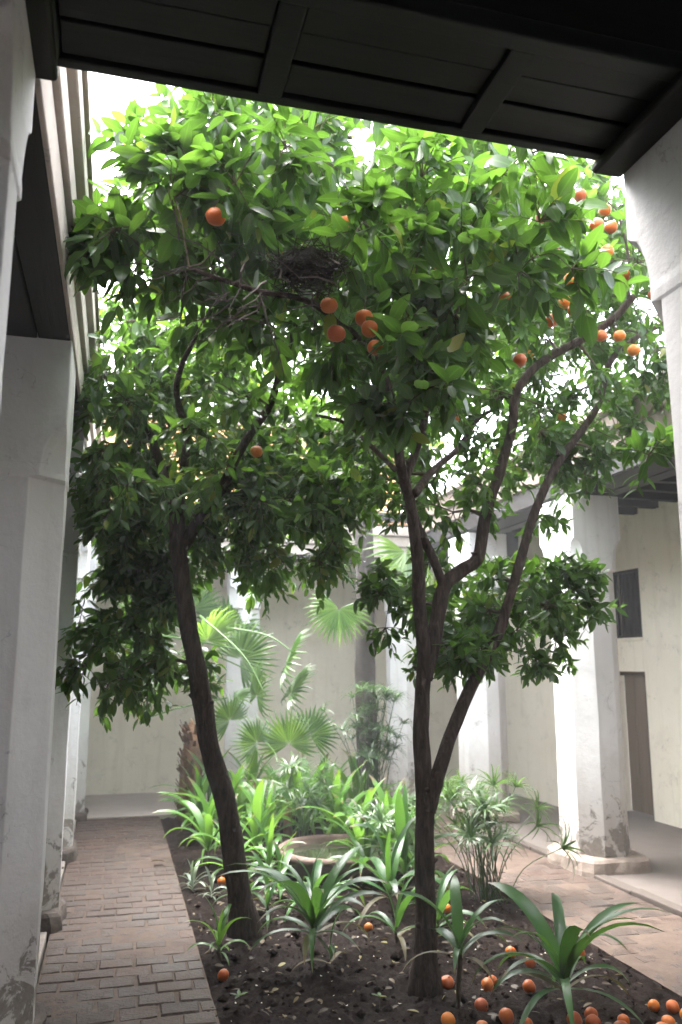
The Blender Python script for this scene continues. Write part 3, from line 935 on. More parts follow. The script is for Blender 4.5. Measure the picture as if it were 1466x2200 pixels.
RT = [(1.7,4.58,0),(1.71,4.58,0.29),(1.71,4.58,0.61),(1.71,4.58,0.85),(1.71,4.58,1.03),(1.7,4.58,1.26),(1.71,4.58,1.51),(1.73,4.58,1.7),(1.7,4.55,1.94),(1.67,4.5,2.17),(1.64,4.45,2.41),(1.59,4.4,2.62),(1.5,4.3,2.81),(1.44,4.2,3.05),(1.3,4.0,3.24),(1.13,3.8,3.3)]
make_tree('orange tree with dark forked trunk at the centre of the bed', (1.7, 4.58, 0),
    [('trunk', RT, 0.062, 0.02, 14),
     ('limb', [(1.73,4.58,1.62),(1.81,4.6,1.91),(1.87,4.6,2.16),(1.98,4.6,2.26),(2.1,4.6,2.35),(2.15,4.6,2.6),(2.24,4.55,2.89),(2.3,4.5,3.14),(2.32,4.45,3.37),(2.46,4.4,3.55),(2.67,4.3,3.67),(2.84,4.2,3.78),(2.96,4.1,3.92)], 0.047, 0.02, 10),
     ('limb', [(2.93,4.12,3.89),(2.93,4.1,4.14),(2.84,4.05,4.44)], 0.012, 0.006, 7),
     ('limb', [(1.87,4.6,2.14),(1.77,4.55,2.35),(1.66,4.5,2.53),(1.57,4.4,2.73)], 0.03, 0.024, 9),
     ('limb', [(1.72,4.56,0.9),(1.75,4.55,1.0),(1.8,4.55,1.13),(1.91,4.6,1.35),(2.07,4.65,1.62),(2.25,4.7,1.87),(2.34,4.7,2.1),(2.42,4.7,2.33),(2.53,4.7,2.63),(2.69,4.7,2.95),(2.87,4.7,3.18),(3.05,4.7,3.42),(3.12,4.65,3.7),(3.28,4.6,3.87),(3.53,4.6,4.01)], 0.046, 0.017, 10),
     ('limb', [(1.6,4.35,2.66),(1.77,4.5,2.84),(2.01,4.7,3.03),(2.27,4.9,3.32),(2.48,5.0,3.46)], 0.026, 0.012, 8),
     ('limb', [(1.47,4.3,2.78),(1.3,4.2,2.88),(1.12,4.1,2.97),(0.94,4.0,2.97)], 0.016, 0.007, 7),
     ('limb', [(1.54,4.35,2.74),(1.6,4.3,2.92),(1.58,4.1,3.06),(1.47,3.7,3.15),(1.25,3.3,3.2)], 0.028, 0.010, 8),
     ('limb', [(1.13,3.8,3.3),(0.93,3.45,3.24),(0.68,3.1,3.17),(0.45,3.0,3.14),(0.2,3.0,3.2)], 0.02, 0.008, 8)],
    [((2.5,5.05,2.12),(0.72,0.35,0.40),40,0.14,0.095), ((1.66,4.9,2.1),(0.14,0.3,0.24),7,0.13,0.09), ((2.05,4.9,1.8),(0.28,0.3,0.24),8,0.14,0.095),
     ((0.95,3.6,3.75),(1.2,0.95,0.56),48,0.2,0.118), ((0.05,3.3,3.5),(0.32,0.5,0.38),10,0.17,0.125), ((2.0,4.1,4.3),(1.15,0.8,0.5),27,0.2,0.108),
     ((2.95,4.7,4.15),(0.85,0.7,0.75),50,0.17,0.085), ((2.1,4.9,3.15),(0.95,0.6,0.6),44,0.18,0.09), ((1.2,3.35,3.1),(0.28,0.3,0.32),9,0.17,0.12),
     ((1.45,3.2,3.55),(0.55,0.4,0.4),11,0.2,0.132), ((2.28,3.1,2.62),(0.05,0.1,0.14),2,0.12,0.09), ((3.0,5.0,3.3),(0.5,0.5,0.4),22,0.17,0.085),
     ((2.0,5.7,3.7),(1.1,0.6,0.7),40,0.19,0.085),
     ((3.15,5.3,4.3),(0.85,0.6,0.8),60,0.17,0.08), ((0.9,4.6,4.25),(0.9,0.5,0.45),30,0.19,0.1), ((1.1,3.9,3.9),(0.5,0.4,0.35),14,0.2,0.12),
     ((1.35,4.0,4.62),(0.95,0.5,0.3),24,0.2,0.11), ((0.62,3.7,4.25),(0.4,0.4,0.25),9,0.2,0.11), ((0.3,3.6,3.85),(0.42,0.5,0.4),16,0.18,0.112),
     ((3.15,4.7,4.7),(0.6,0.6,0.4),24,0.17,0.085), ((1.7,4.6,3.9),(0.8,0.5,0.5),28,0.19,0.095)],
    'leaf', 23, 0.16)

# ------------------------------------------------------------------ oranges
def orange_mesh(k):
    rs = random.Random(k)
    mb = MB()
    n, m = 20, 12
    vs = [(0, 0, 0.88)]
    for i in range(1, m):
        th = math.pi * i / m
        for j in range(n):
            ph = 2 * math.pi * j / n
            p = Vector((math.sin(th) * math.cos(ph), math.sin(th) * math.sin(ph), math.cos(th)))
            r = 1 + 0.07 * noise.noise(p * 1.3 + Vector((k * 3, 0, 0))) + 0.02 * noise.noise(p * 4 + Vector((k, 2, 0))) - 0.10 * math.exp(-(th / 0.28) ** 2)
            vs.append((p.x * r, p.y * r, p.z * r * 0.93))
    vs.append((0, 0, -0.93))
    fs = [(0, 1 + j, 1 + (j + 1) % n) for j in range(n)]
    for i in range(m - 2):
        for j in range(n):
            a = 1 + i * n
            fs.append((a + j, a + n + j, a + n + (j + 1) % n, a + (j + 1) % n))
    a = 1 + (m - 2) * n
    fs += [(a + j, len(vs) - 1, a + (j + 1) % n) for j in range(n)]
    return mb.add(vs, fs).mesh('orange', M['orange'], True)
OM = [orange_mesh(k) for k in range(8)]
cm = MB()
for k in range(5):
    a = 2 * math.pi * k / 5
    cm.add([(0.05 * math.cos(a + 1.2), 0.05 * math.sin(a + 1.2), 0.92), (0.05 * math.cos(a - 1.2), 0.05 * math.sin(a - 1.2), 0.92), (0.26 * math.cos(a), 0.26 * math.sin(a), 0.95)], [(0, 1, 2)])
cm.tube([(0, 0, 0.86), (0.01, 0, 1.0)], [0.06, 0.05], 6)
CALYX = cm.mesh('calyx', M['twig'])
def orange(p, r, label, group, hang=False):
    o = link('orange', random.choice(OM), None, p)
    o.scale = (r, r, r)
    o.rotation_euler = (random.uniform(-.4, .4), random.uniform(-.4, .4), random.uniform(0, 6)) if hang else (random.uniform(-1.5, 1.5), random.uniform(-1.5, 1.5), random.uniform(0, 6))
    tag(o, label, 'orange', group)
    link('calyx', CALYX, o)
    return o
GO = 'fallen oranges on the soil'
ground = [
 (2.36,4.89,'fallen orange behind the big strap-leaf plant, leftmost of the two near its tall leaves'),
 (2.41,4.74,'fallen orange with a pale split skin behind the big strap-leaf plant'),
 (2.35,5.87,'fallen orange just right of the forked trunk far back on the soil'),
 (1.7,5.64,'fallen orange alone on the soil left of the forked trunk'),
 (0.67,5.07,'fallen orange at the brick path edge under a small tufted plant'),
 (0.91,7.12,'small fallen orange far back left of the leaning trunk'),
 (2.11,4.62,'fallen orange with a neighbour touching it, right of the slender strap-leaf plant'),
 (2.05,4.55,'smaller orange tucked against another right of the slender strap-leaf plant'),
 (2.22,4.39,'fallen orange under the left-reaching leaves of the big strap-leaf plant'),
 (1.9,4.3,'fallen orange alone on bare soil midway between the two foreground plants'),
 (1.66,4.16,'dark orange beside the stem foot of the slender strap-leaf plant'),
 (1.8,4.07,'fallen orange at the bottom edge right of the slender plant stem'),
 (1.94,4.09,'fallen orange at the bottom partly under a drooping leaf tip'),
 (2.02,4.04,'large fallen orange at the bottom just left of the big plant stem'),
 (1.85,4.64,'fallen orange half hidden behind the slender strap-leaf plant'),
 (1.74,4.74,'small orange behind the slender plant close to the forked trunk'),
 (2.77,4.81,'fallen orange behind the big plant near the right path edge'),
 (2.37,4.03,'fallen orange right beside the big plant stem'),
 (2.26,4.0,'squashed orange at the foot of the big strap-leaf plant'),
 (2.3,3.9,'fallen orange in front of the big plant stem at the bottom'),
 (2.73,4.03,'leftmost and largest orange of the heap in the lower right corner'),
 (2.82,4.0,'uppermost orange of the heap in the lower right corner'),
 (2.69,3.86,'middle orange of the heap in the lower right corner'),
 (2.79,3.86,'rightmost orange of the heap at the picture edge'),
 (2.59,3.76,'lowest orange of the heap in the lower right corner'),
 (2.5,3.95,'split orange lying left of the corner heap'),
 (2.41,3.83,'small orange on the bottom edge between big plant and corner heap'),
]
for x, y, lab in ground:
    r = random.choice((0.030, 0.034, 0.037, 0.040, 0.043))
    orange((x, y, soil_z(x, y) + r * 0.72), r, lab, GO)
HO = 'oranges hanging in the trees'
hang = [
 (0.93,3.1,3.12,'upper orange of the bright hanging pair at the centre'), (0.945,3.06,3.06,'lower orange of the bright hanging pair at the centre'),
 (0.81,3.1,3.04,'bright orange hanging left of the central pair'), (0.78,3.1,3.16,'orange half hidden under the nest above the central group'),
 (0.29,2.95,3.4,'orange alone among large leaves at upper left'), (0.86,3.2,3.6,'orange peeping between leaves above the nest'),
 (1.43,3.5,3.58,'orange behind large leaves right of the nest'), (1.48,3.7,3.46,'orange low in the leaves right of the central pair'),
 (1.44,3.8,3.55,'orange just above another right of the central pair'), (1.04,3.3,3.08,'dim orange behind the bright central pair'),
 (2.09,3.55,3.80,'right crown orange, the lone orange below the topmost cluster'),
 (2.40,3.72,3.81,'right crown orange, the orange above the limb bend'),
 (2.21,3.90,4.33,'right crown orange, the dull orange topmost of the right crown'),
 (2.09,3.64,4.06,'right crown orange, the orange tucked under the topmost one'),
 (2.59,3.81,4.27,'right crown orange, the upper fruit of the tight stack by the pillar block'),
 (2.36,3.55,4.00,'right crown orange, the lower left fruit of the tight stack by the pillar block'),
 (2.56,3.72,4.11,'right crown orange, the lower right fruit of the tight stack by the pillar block'),
 (2.75,3.90,3.93,'right crown orange, the fruit nearest the pillar edge'),
 (2.47,3.64,3.91,'right crown orange, the fruit between stack and limb'),
 (2.30,3.81,3.67,'right crown orange, the left fruit of a close pair above the limb'),
 (2.20,3.55,3.50,'right crown orange, the right fruit of a close pair above the limb'),
 (2.16,3.72,3.51,'right crown orange, the fruit low over the bent limb'),
 (2.77,4.20,3.68,'right crown orange, the left fruit of a pair between the two limbs'),
 (2.72,3.94,3.57,'right crown orange, the right fruit of a pair between the two limbs'),
 (2.93,4.11,3.57,'right crown orange, the fruit under the pair between the two limbs'),
 (2.03,3.85,3.32,'right crown orange, the fruit in the gap left of the bent limb'),
 (2.29,3.72,3.76,'right crown orange, a small fruit deep in leaves over the limb'),
 (2.49,3.90,4.40,'right crown orange, a small fruit high near the lintel corner'),
 (1.85,3.64,3.56,'right crown orange, a small fruit left of the bent limb among large leaves'),
 (3.24,4.3,4.05,'orange in front of the scooped stop of the right pillar'),
 (2.54,4.7,3.72,'orange under the bending limb in the open gap'), (2.89,4.9,3.38,'orange low beside the upper limb near the right eave'),
 (2.01,4.7,3.25,'small orange low in the centre right of the forked trunk'), (0.79,5.0,3.02,'small orange deep in the left tree crown'),
 (0.7,3.6,3.61,'orange hidden by the left side of the nest')]
stem_mb = None
for x, y, z, lab in hang:
    o = orange((x, y, z), random.uniform(0.035, 0.040), lab, HO, True)
    sm_ = MB().tube([(0, 0, 0.95), (0.15, 0.1, 1.9), (0.1, 0.3, 3.2)], [0.05, 0.045, 0.04], 5)
    sm_.build('stem', M['twig'], o)

# ------------------------------------------------------------------ nest and dead twigs
nb = MB()
rn = random.Random(4)
for k in range(330):
    a = rn.uniform(0, 6.28); rr = rn.gauss(0.08, 0.03)
    p = Vector((rr * math.cos(a), rr * math.sin(a), rn.gauss(0, 0.028)))
    tdir = Vector((-math.sin(a) + rn.gauss(0, .35), math.cos(a) + rn.gauss(0, .35), rn.gauss(0, .35))).normalized()
    l = rn.uniform(0.04, 0.11)
    nb.tube([p - tdir * l, p + Vector((0, 0, rn.gauss(0, .01))), p + tdir * l], [0.0015, 0.0028, 0.0012], 4, False)
M['nest'] = rough_mat('nest_twig', [(0.3, (0.012, 0.009, 0.008)), (0.62, (0.04, 0.032, 0.026)), (0.75, (0.16, 0.13, 0.1))], 24, 0.9)
nst = nb.build('nest', M['nest'], loc=(0.66, 2.95, 3.23))
tag(nst, 'shaggy nest of dark dry twigs lodged among the central branches', 'nest')
db = MB()
for k in range(28):
    f = rn.random()
    p = Vector((0.75 - 0.6 * f, 3.0 + rn.gauss(0, .12), 3.12 + rn.gauss(0, .06)))
    d = Vector((rn.gauss(-0.6, .5), rn.gauss(0, .4), rn.gauss(-0.1, .45))).normalized()
    l = rn.uniform(0.12, 0.4)
    pts = [p + d * l * s / 4 + Vector((rn.gauss(0, .012), rn.gauss(0, .012), rn.gauss(0, .012))) for s in range(5)]
    db.tube(pts, [0.004, 0.0035, 0.003, 0.002, 0.001], 4, False)
tag(db.build('dead_twigs', M['dead']), 'tangle of bare grey twigs spreading left from the nest', 'twigs')

# ------------------------------------------------------------------ strap-leaved plants
def strap_mesh(L_, w, rise, arch, mat, tint, twist=0.0, n=9):
    """strap leaf starting at the origin, leaving along +X; rise = start elevation, arch = how far it bends over (radians)"""
    mb = MB(); mb.cur = tint
    vs, fs = [], []
    x = z = 0.0
    for i in range(n + 1):
        t = i / n
        el = rise - arch * t ** 1.35
        ww = w * min(1, 0.45 + 2.2 * t) * (1 - max(0, (t - 0.55) / 0.45) ** 1.8) * 0.5 + 0.001
        cz = 0.30 * ww
        nx, nz_ = -math.sin(el), math.cos(el)
        tw = twist * t
        for s in (-1, 0, 1):
            oy = s * ww * math.cos(tw)
            up = abs(s) * cz + s * ww * math.sin(tw) + (0.003 * math.sin(11 * t + 2 * s) if s else 0)
            vs.append((x + nx * up, oy, z + nz_ * up))
        x += math.cos(el) * L_ / n; z += math.sin(el) * L_ / n
    for i in range(n):
        a = i * 3
        fs += [(a, a + 3, a + 4, a + 1), (a + 1, a + 4, a + 5, a + 2)]
    mb.add(vs, fs)
    me = mb.mesh('leaf', mat, True)
    br = random.uniform(0.5, 1.0)
    for nm, vals in (('rib', [0.75 if q % 3 == 1 else 0.0 for q in range(len(vs))]), ('tip', [br * (q // 3 / n) ** 7 for q in range(len(vs))])):
        a = me.attributes.new(nm, 'FLOAT', 'POINT')
        a.data.foreach_set('value', vals)
    return me
STRAP = {}
def straps(matname):
    if matname not in STRAP:
        rs = random.Random(5)
        STRAP[matname] = [[strap_mesh(1.0, w, R(rise + rs.uniform(-5, 5)), R(arch + rs.uniform(-12, 12)), M[matname], rs.uniform(0.1, 0.9), rs.uniform(-.5, .5))
                           for w in (0.078, 0.098, 0.118)] for rise, arch in ((84, 50), (64, 92), (50, 108), (36, 108), (20, 80))]
    return STRAP[matname]
def strap_plant(x, y, L_, nl, stem, label, group, matname='strap', seed=0, upright=0.0, z=None, name='strap_leaf_plant', low=0):
    rs = random.Random(seed * 31 + 7)
    zb = soil_z(x, y) if z is None else z
    t = empty(name, (x, y, zb))
    tag(t, label, 'plant', group)
    V = straps(matname)
    if stem > 0.02:
        lx, ly = rs.uniform(-.03, .03), rs.uniform(-.03, .03)
        MB().tube([(0, 0, -0.04), (lx * 0.4, ly * 0.4, stem * 0.5), (lx, ly, stem), (lx, ly, stem + 0.07)], [0.013, 0.012, 0.012, 0.007], 8).build('stem', M['twig'], t, True)
    else: lx = ly = 0
    for k in range(nl):
        f = k / max(1, nl - 1)
        cls = min(4, max(low, int((f * (1 - upright)) * 5 + rs.uniform(-0.4, 0.4))))
        me = rs.choice(V[cls])
        s = L_ * rs.uniform(0.75, 1.12) * (0.8 + 0.35 * math.sin(math.pi * min(1, f + 0.2)))
        if matname == 'strap' and k >= nl - 2: me = straps('litter_strap')[4][k % 3]
        link('leaf', me, t, (lx, ly, stem + 0.06 * (1 - f)), (rs.uniform(-.12, .12), rs.uniform(-.08, .08), k * 2.4 + rs.uniform(-.35, .35)), (s, s * rs.uniform(0.85, 1.1), s))
    return t
SG = 'strap-leaved plants in the bed'
strap_plant(1.18, 5.06, 0.6, 22, 0.16, 'arching strap-leaf plant in front between the two tree trunks', SG, 'strap', 1, low=1)
strap_plant(1.76, 4.28, 0.45, 11, 0.24, 'slender strap-leaf plant on a thin stem in front of the forked trunk', SG, 'strap', 2, low=1)
strap_plant(2.25, 4.03, 0.56, 23, 0.15, 'large glossy strap-leaf plant in the right foreground among oranges', SG, 'strap', 3, low=1)
strap_plant(0.69, 5.35, 0.28, 12, 0.03, 'small tufted plant beside the brick path in front of the leaning trunk', SG, 'strap_light', 4)
strap_plant(1.28, 5.0, 0.33, 5, 0.02, 'low plant with one leaf hanging to the soil beside the arching plant', SG, 'strap', 5)
strap_plant(0.86, 7.75, 0.56, 17, 0.1, 'bright strap-leaf plant nearest the brick path behind the leaning trunk', SG, 'strap_light', 6, 0.25)
strap_plant(1.02, 7.05, 0.45, 9, 0.06, 'strap-leaf plant directly left of the leaning trunk foot', SG, 'strap_light', 7, 0.1)
strap_plant(1.98, 5.95, 0.56, 14, 0.12, 'dark full plant in front of the clay bowl left of the forked trunk', SG, 'strap', 8)
strap_plant(2.2, 6.35, 0.6, 12, 0.15, 'tall dark plant touching the right side of the clay bowl', SG, 'strap', 9, 0.2)
strap_plant(1.8, 5.35, 0.42, 9, 0.05, 'low plant tucked left behind the forked trunk', SG, 'strap', 10)
strap_plant(2.35, 6.5, 0.55, 12, 0.1, 'plant right of the forked trunk beside the sedge clump', SG, 'strap_light', 11, 0.2)
strap_plant(1.02, 6.35, 0.34, 7, 0.04, 'low plant with pale tips behind the foot of the leaning trunk', SG, 'strap', 12)
strap_plant(1.12, 6.05, 0.36, 10, 0.06, 'dark low plant just right of the leaning trunk foot', SG, 'strap', 50)
strap_plant(2.12, 5.5, 0.46, 11, 0.05, 'low spreading plant behind the forked trunk beside a fallen orange', SG, 'strap', 51)
strap_plant(1.3, 6.55, 0.42, 10, 0.03, 'low pale plant in front of the left rim of the clay bowl', SG, 'strap_light', 52)
MG = 'upright strap-leaved plants massed at the back of the bed'
mass = [(1.15,8.5,13),(1.5,8.2,14),(1.85,8.4,15),(2.15,8.1,16),(1.35,9.0,17),(1.75,9.1,18),(2.1,9.0,19),(2.45,8.7,20),(1.1,9.5,21),(1.55,9.7,22),(2.0,9.6,23),(2.4,9.5,24),(2.7,9.1,25),(0.85,8.9,26),(1.3,7.8,27),(2.5,7.6,28),(2.2,7.4,29)]
MASS_L = {13: 'front row left of the bowl sedge', 14: 'front row just left of centre', 15: 'front row centre', 16: 'front row right of centre', 17: 'middle row left end',
          18: 'middle row left of centre', 19: 'middle row right of centre', 20: 'right end beside the palm foot sedge', 21: 'rear row left end under the young palm', 22: 'rear row left of centre',
          23: 'rear row right of centre', 24: 'rear row near the smooth palm', 25: 'hard against the smooth palm trunk', 26: 'beside the shaggy palm trunk', 27: 'closest to the leaning trunk',
          28: 'closest to the right path', 29: 'just behind the right rim of the bowl'}
for x, y, sd in mass:
    strap_plant(x, y, random.uniform(0.56, 0.76), random.randint(16, 24), 0.08, 'upright strap-leaf plant of the back bank, ' + MASS_L[sd], MG, 'strap_light', sd, 0.4)
strap_plant(1.45, 6.2, 0.42, 12, 0.04, 'dark leafy plant in front of the clay bowl towards the leaning trunk', SG, 'strap', 53)
strap_plant(2.05, 6.75, 0.5, 13, 0.08, 'leafy plant overlapping the right front rim of the clay bowl', SG, 'strap', 54)
strap_plant(1.3, 7.25, 0.45, 14, 0.05, 'light plant left of the clay bowl behind the leaning trunk', SG, 'strap_light', 55)
strap_plant(1.0, 7.45, 0.5, 14, 0.05, 'light plant filling behind the leaning trunk by the path-side plant', SG, 'strap_light', 56)
strap_plant(0.66, 6.95, 0.2, 16, 0.0, 'silvery spider plant on the brick path edge', None, 'silver', 30)
strap_plant(0.78, 6.7, 0.16, 12, 0.0, 'smaller silvery tuft just in front of the spider plant', None, 'silver', 31)
# seedlings
def seedling(x, y, label):
    t = empty('seedling', (x, y, soil_z(x, y)))
    tag(t, label, 'seedling')
    MB().tube([(0, 0, -.02), (0.005, 0, 0.07)], [0.003, 0.002], 5).build('stem', M['twig'], t)
    for k in range(5):
        o = link('leaf', leaf_variants('leaf')[(k * 3 + 2) % 16], t, (0.004, 0, 0.07))
        o.rotation_euler = (R(random.uniform(0, 30)), 0, k * 1.26 + random.uniform(-.2, .2)); o.scale = (0.05,) * 3
seedling(1.38, 4.4, 'tiny pale seedling alone on bare soil left of the slender plant')
seedling(0.68, 4.55, 'tiny green seedling by the brick path edge in the foreground')
seedling(2.62, 4.62, 'small seedling with light leaves right of the big foreground plant')

# ------------------------------------------------------------------ umbrella sedge
def umbel_mesh(k, L_=0.23, n=17, mt='sedge'):
    rs = random.Random(k)
    mb = MB()
    for i in range(n):
        mb.cur = rs.random()
        a = 2 * math.pi * i / n + rs.uniform(-.15, .15)
        el = R(rs.uniform(8, 50)); l = L_ * rs.uniform(0.75, 1.15); w = 0.0075
        vs, x, z = [], 0.0, 0.0
        m = 5
        for s in range(m + 1):
            t = s / m
            e = el - R(95) * t ** 1.4
            ww = w * (1 - t ** 2) + 0.0004
            for sg in (-1, 1):
                vs.append((x * math.cos(a) - sg * ww * math.sin(a), x * math.sin(a) + sg * ww * math.cos(a), z))
            x += math.cos(e) * l / m; z += math.sin(e) * l / m
        mb.add(vs, [(2*s, 2*s+2, 2*s+3, 2*s+1) for s in range(m)])
    return mb.mesh('umbel', M[mt], True)
UM = {mt: [umbel_mesh(k, mt=mt) for k in range(5)] for mt in ('sedge', 'sedge_dark')}
def sedge(x, y, h, n, spread, label, seed, lean=(0, 0), fixed=None, zb=None, mt='sedge'):
    rs = random.Random(seed)
    t = empty('umbrella_sedge', (x, y, soil_z(x, y) if zb is None else zb))
    tag(t, label, 'sedge', 'umbrella sedge clumps')
    tips = list(fixed or [])
    while len(tips) < n:
        a = rs.uniform(0, 6.28); r = spread * rs.random() ** 0.6
        tips.append((r * math.cos(a) + lean[0] * rs.random(), r * math.sin(a) + lean[1] * rs.random(), h * rs.uniform(0.55, 1.05)))
    for (tx, ty, tz) in tips:
        b = Vector((rs.gauss(0, .06) + tx * 0.15, rs.gauss(0, .06) + ty * 0.15, -0.03))
        e = Vector((tx, ty, tz))
        mid = b.lerp(e, 0.55) + Vector((-tx * 0.16, -ty * 0.16, 0.05))
        pts = spline([b, mid, e], 4)
        s = MB().tube(pts, [0.0048 - 0.0018 * i / (len(pts) - 1) for i in range(len(pts))], 5).build('stem', M[mt], t, True)
        d = (pts[-1] - pts[-2]).normalized()
        q = d.to_track_quat('Z', 'Y').to_euler()
        link('umbel', rs.choice(UM[mt]), s, pts[-1], (q.x, q.y, q.z), rs.uniform(0.8, 1.25))
sedge(2.78, 6.1, 0.8, 34, 0.3, 'umbrella sedge clump right of the forked trunk with stems arching over the path', 41, (-0.25, 0.3),
      [(0.30, 0.1, 0.80), (0.42, 0.0, 0.52), (0.6, -0.05, 0.36), (0.15, 0.1, 0.62), (0.5, 0.15, 0.62)])
sedge(2.60, 8.5, 1.4, 46, 0.27, 'tall umbrella sedge crowding the foot of the smooth palm trunk', 42, (0.1, 0), [(-0.5, 0, 1.25), (-0.3, 0, 1.05), (-0.1, 0, 1.45)], None, 'sedge_dark')
sedge(1.75, 7.95, 0.75, 18, 0.25, 'umbrella sedge clump standing directly behind the clay bowl', 43)
sedge(2.5, 7.0, 0.6, 16, 0.22, 'low umbrella sedge between the bowl and the right path', 44)
sedge(2.15, 6.75, 0.55, 10, 0.2, 'thin umbrella sedge at the right rim of the clay bowl', 45)

# ------------------------------------------------------------------ palms
def frond_mesh(k, rad=0.5, n=26, span=250):
    rs = random.Random(k)
    mb = MB()
    for i in range(n):
        mb.cur = rs.random()
        a = R(-span / 2 + span * (i + 0.5) / n)
        hw = R(span / n) * 0.52
        l = rad * (0.86 + 0.14 * math.cos(a * 0.6)) * rs.uniform(0.93, 1.05)
        dr = rs.uniform(0.10, 0.34)
        def P(r, da, lift=0.0):
            rr = r * l
            z = 0.10 * rad * (r - r * r * 1.2) + lift - (dr * rad * max(0, r - 0.55) ** 2 * 4)
            return (rr * math.sin(a + da), rr * math.cos(a + da), z)
        f_ = 0.022 * rad
        vs = [P(0.02, 0)]
        for r in (0.3, 0.55):
            vs += [P(r, -hw, -f_ * r * 2), P(r, 0, f_ * r * 2), P(r, hw, -f_ * r * 2)]
        vs += [P(0.78, -hw * 0.45), P(0.78, 0, f_), P(0.78, hw * 0.45), P(1.0, rs.uniform(-.02, .02))]
        mb.add(vs, [(0, 2, 1), (0, 3, 2), (1, 2, 5, 4), (2, 3, 6, 5), (4, 5, 8, 7), (5, 6, 9, 8), (7, 8, 10), (8, 9, 10)])
    return mb.mesh('frond', M['palm'], False)
FR = [frond_mesh(k) for k in range(4)]
def add_frond(t, origin, tip, face, size, k):
    """stalk from origin to tip; the blade opens onward from the tip, its upper face turned to `face`"""
    o, e = Vector(origin), Vector(tip)
    mid = o.lerp(e, 0.5) + Vector((0, 0, 0.12 * (e - o).length))
    pts = spline([o, mid, e], 5)
    st = MB().tube(pts, [0.012 - 0.005 * i / (len(pts) - 1) for i in range(len(pts))], 6).mesh('stalk', M['palm'], True)
    y = (pts[-1] - pts[-3]).normalized()
    z = Vector(face); x = y.cross(z).normalized(); z = x.cross(y)
    fr = link('frond', FR[k % 4], t)
    m = Matrix((x, y, z)).transposed().to_4x4()
    fr.matrix_local = Matrix.Translation(e) @ m @ Matrix.Scale(size / 0.5, 4)
    s = link('stalk', st, fr)
    s.matrix_local = fr.matrix_local.inverted()
# shaggy short palm
sp_ = empty('fan_palm', (0.88, 9.95, -0.03))
tag(sp_, 'short fan palm with shaggy brown trunk near the end of the brick path', 'palm')
MB().tube([(0, 0, -0.05), (0.0, 0, 0.35), (0.02, 0, 0.7), (0.05, 0, 1.05)], [0.14, 0.125, 0.12, 0.1], 14).build('trunk', M['fibre'], sp_, True)
sh = MB()
rq = random.Random(8)
for k in range(230):
    z = rq.uniform(0.0, 1.05); a = rq.uniform(0, 6.28); r = 0.12 + 0.01 * rq.random()
    c = Vector((r * math.cos(a) + 0.04 * z, r * math.sin(a), z))
    o_ = Vector((math.cos(a), math.sin(a), 0)); s_ = Vector((-math.sin(a), math.cos(a), 0))
    l = rq.uniform(0.05, 0.13)
    sh.add([c - s_ * 0.022, c + s_ * 0.022, c + o_ * 0.05 + s_ * 0.012 + Vector((0, 0, l)), c + o_ * 0.055 - s_ * 0.01 + Vector((0, 0, l * 0.9))], [(0, 1, 2, 3)])
sh.build('leaf_bases', M['fibre'], sp_)['kind'] = 'stuff'
for k, (tx, ty, tz, s, fx) in enumerate([(-0.45,-0.3,1.75,0.5,(0.2,-0.7,0.6)),(0.1,-0.5,2.0,0.5,(0,-0.5,0.8)),(0.5,-0.3,1.8,0.5,(0.2,-0.7,0.6)),(-0.5,0.2,2.1,0.5,(-0.3,-0.3,0.9)),(0.4,0.3,2.2,0.5,(0.3,-.2,0.9)),(-0.6,-0.5,2.25,0.45,(-0.1,-0.8,0.5)),(0.0,0.3,2.4,0.5,(0,-0.4,0.9)),(0.4,-0.5,1.35,0.32,(0.3,-0.8,0.5))]):
    add_frond(sp_, (0.05, 0, 1.0), (tx, ty, tz), fx, s, k)
# young palms with thin stalks
yp = empty('young_fan_palm', (1.5, 9.35, -0.03))
tag(yp, 'young fan palm with pale sunlit fronds on tall thin stalks', 'palm')
MB().tube([(0, 0, -0.05), (0, 0, 0.25), (0.01, 0, 0.5)], [0.055, 0.05, 0.03], 10).build('trunk', M['fibre'], yp, True)
for k, (tx, ty, tz, s, fx) in enumerate([(0.32,-0.25,1.72,0.5,(-0.35,-0.1,0.95)),(0.0,-0.2,1.4,0.4,(-0.3,-0.3,0.9)),(-0.3,-0.3,1.15,0.32,(0.1,-1,0.25)),(0.4,-0.1,1.42,0.42,(-0.4,-0.1,0.9))]):
    add_frond(yp, (0.0, 0, 0.4), (tx, ty, tz), fx, s, k + 1)
yq = empty('young_fan_palm', (1.78, 8.75, -0.03))
tag(yq, 'small fan palm with one upright fan above the strap-leaf bank', 'palm')
MB().tube([(0, 0, -0.05), (0, 0, 0.2), (0.01, 0, 0.4)], [0.05, 0.045, 0.03], 10).build('trunk', M['fibre'], yq, True)
for k, (tx, ty, tz, s, fx) in enumerate([(-0.02,-0.1,0.93,0.38,(-0.1,-1,0.1)),(-0.35,-0.1,0.95,0.3,(0.2,-1,0.3)),(0.25,0.1,1.0,0.35,(0.1,-0.5,0.8))]):
    add_frond(yq, (0.0, 0, 0.3), (tx, ty, tz), fx, s, k + 2)
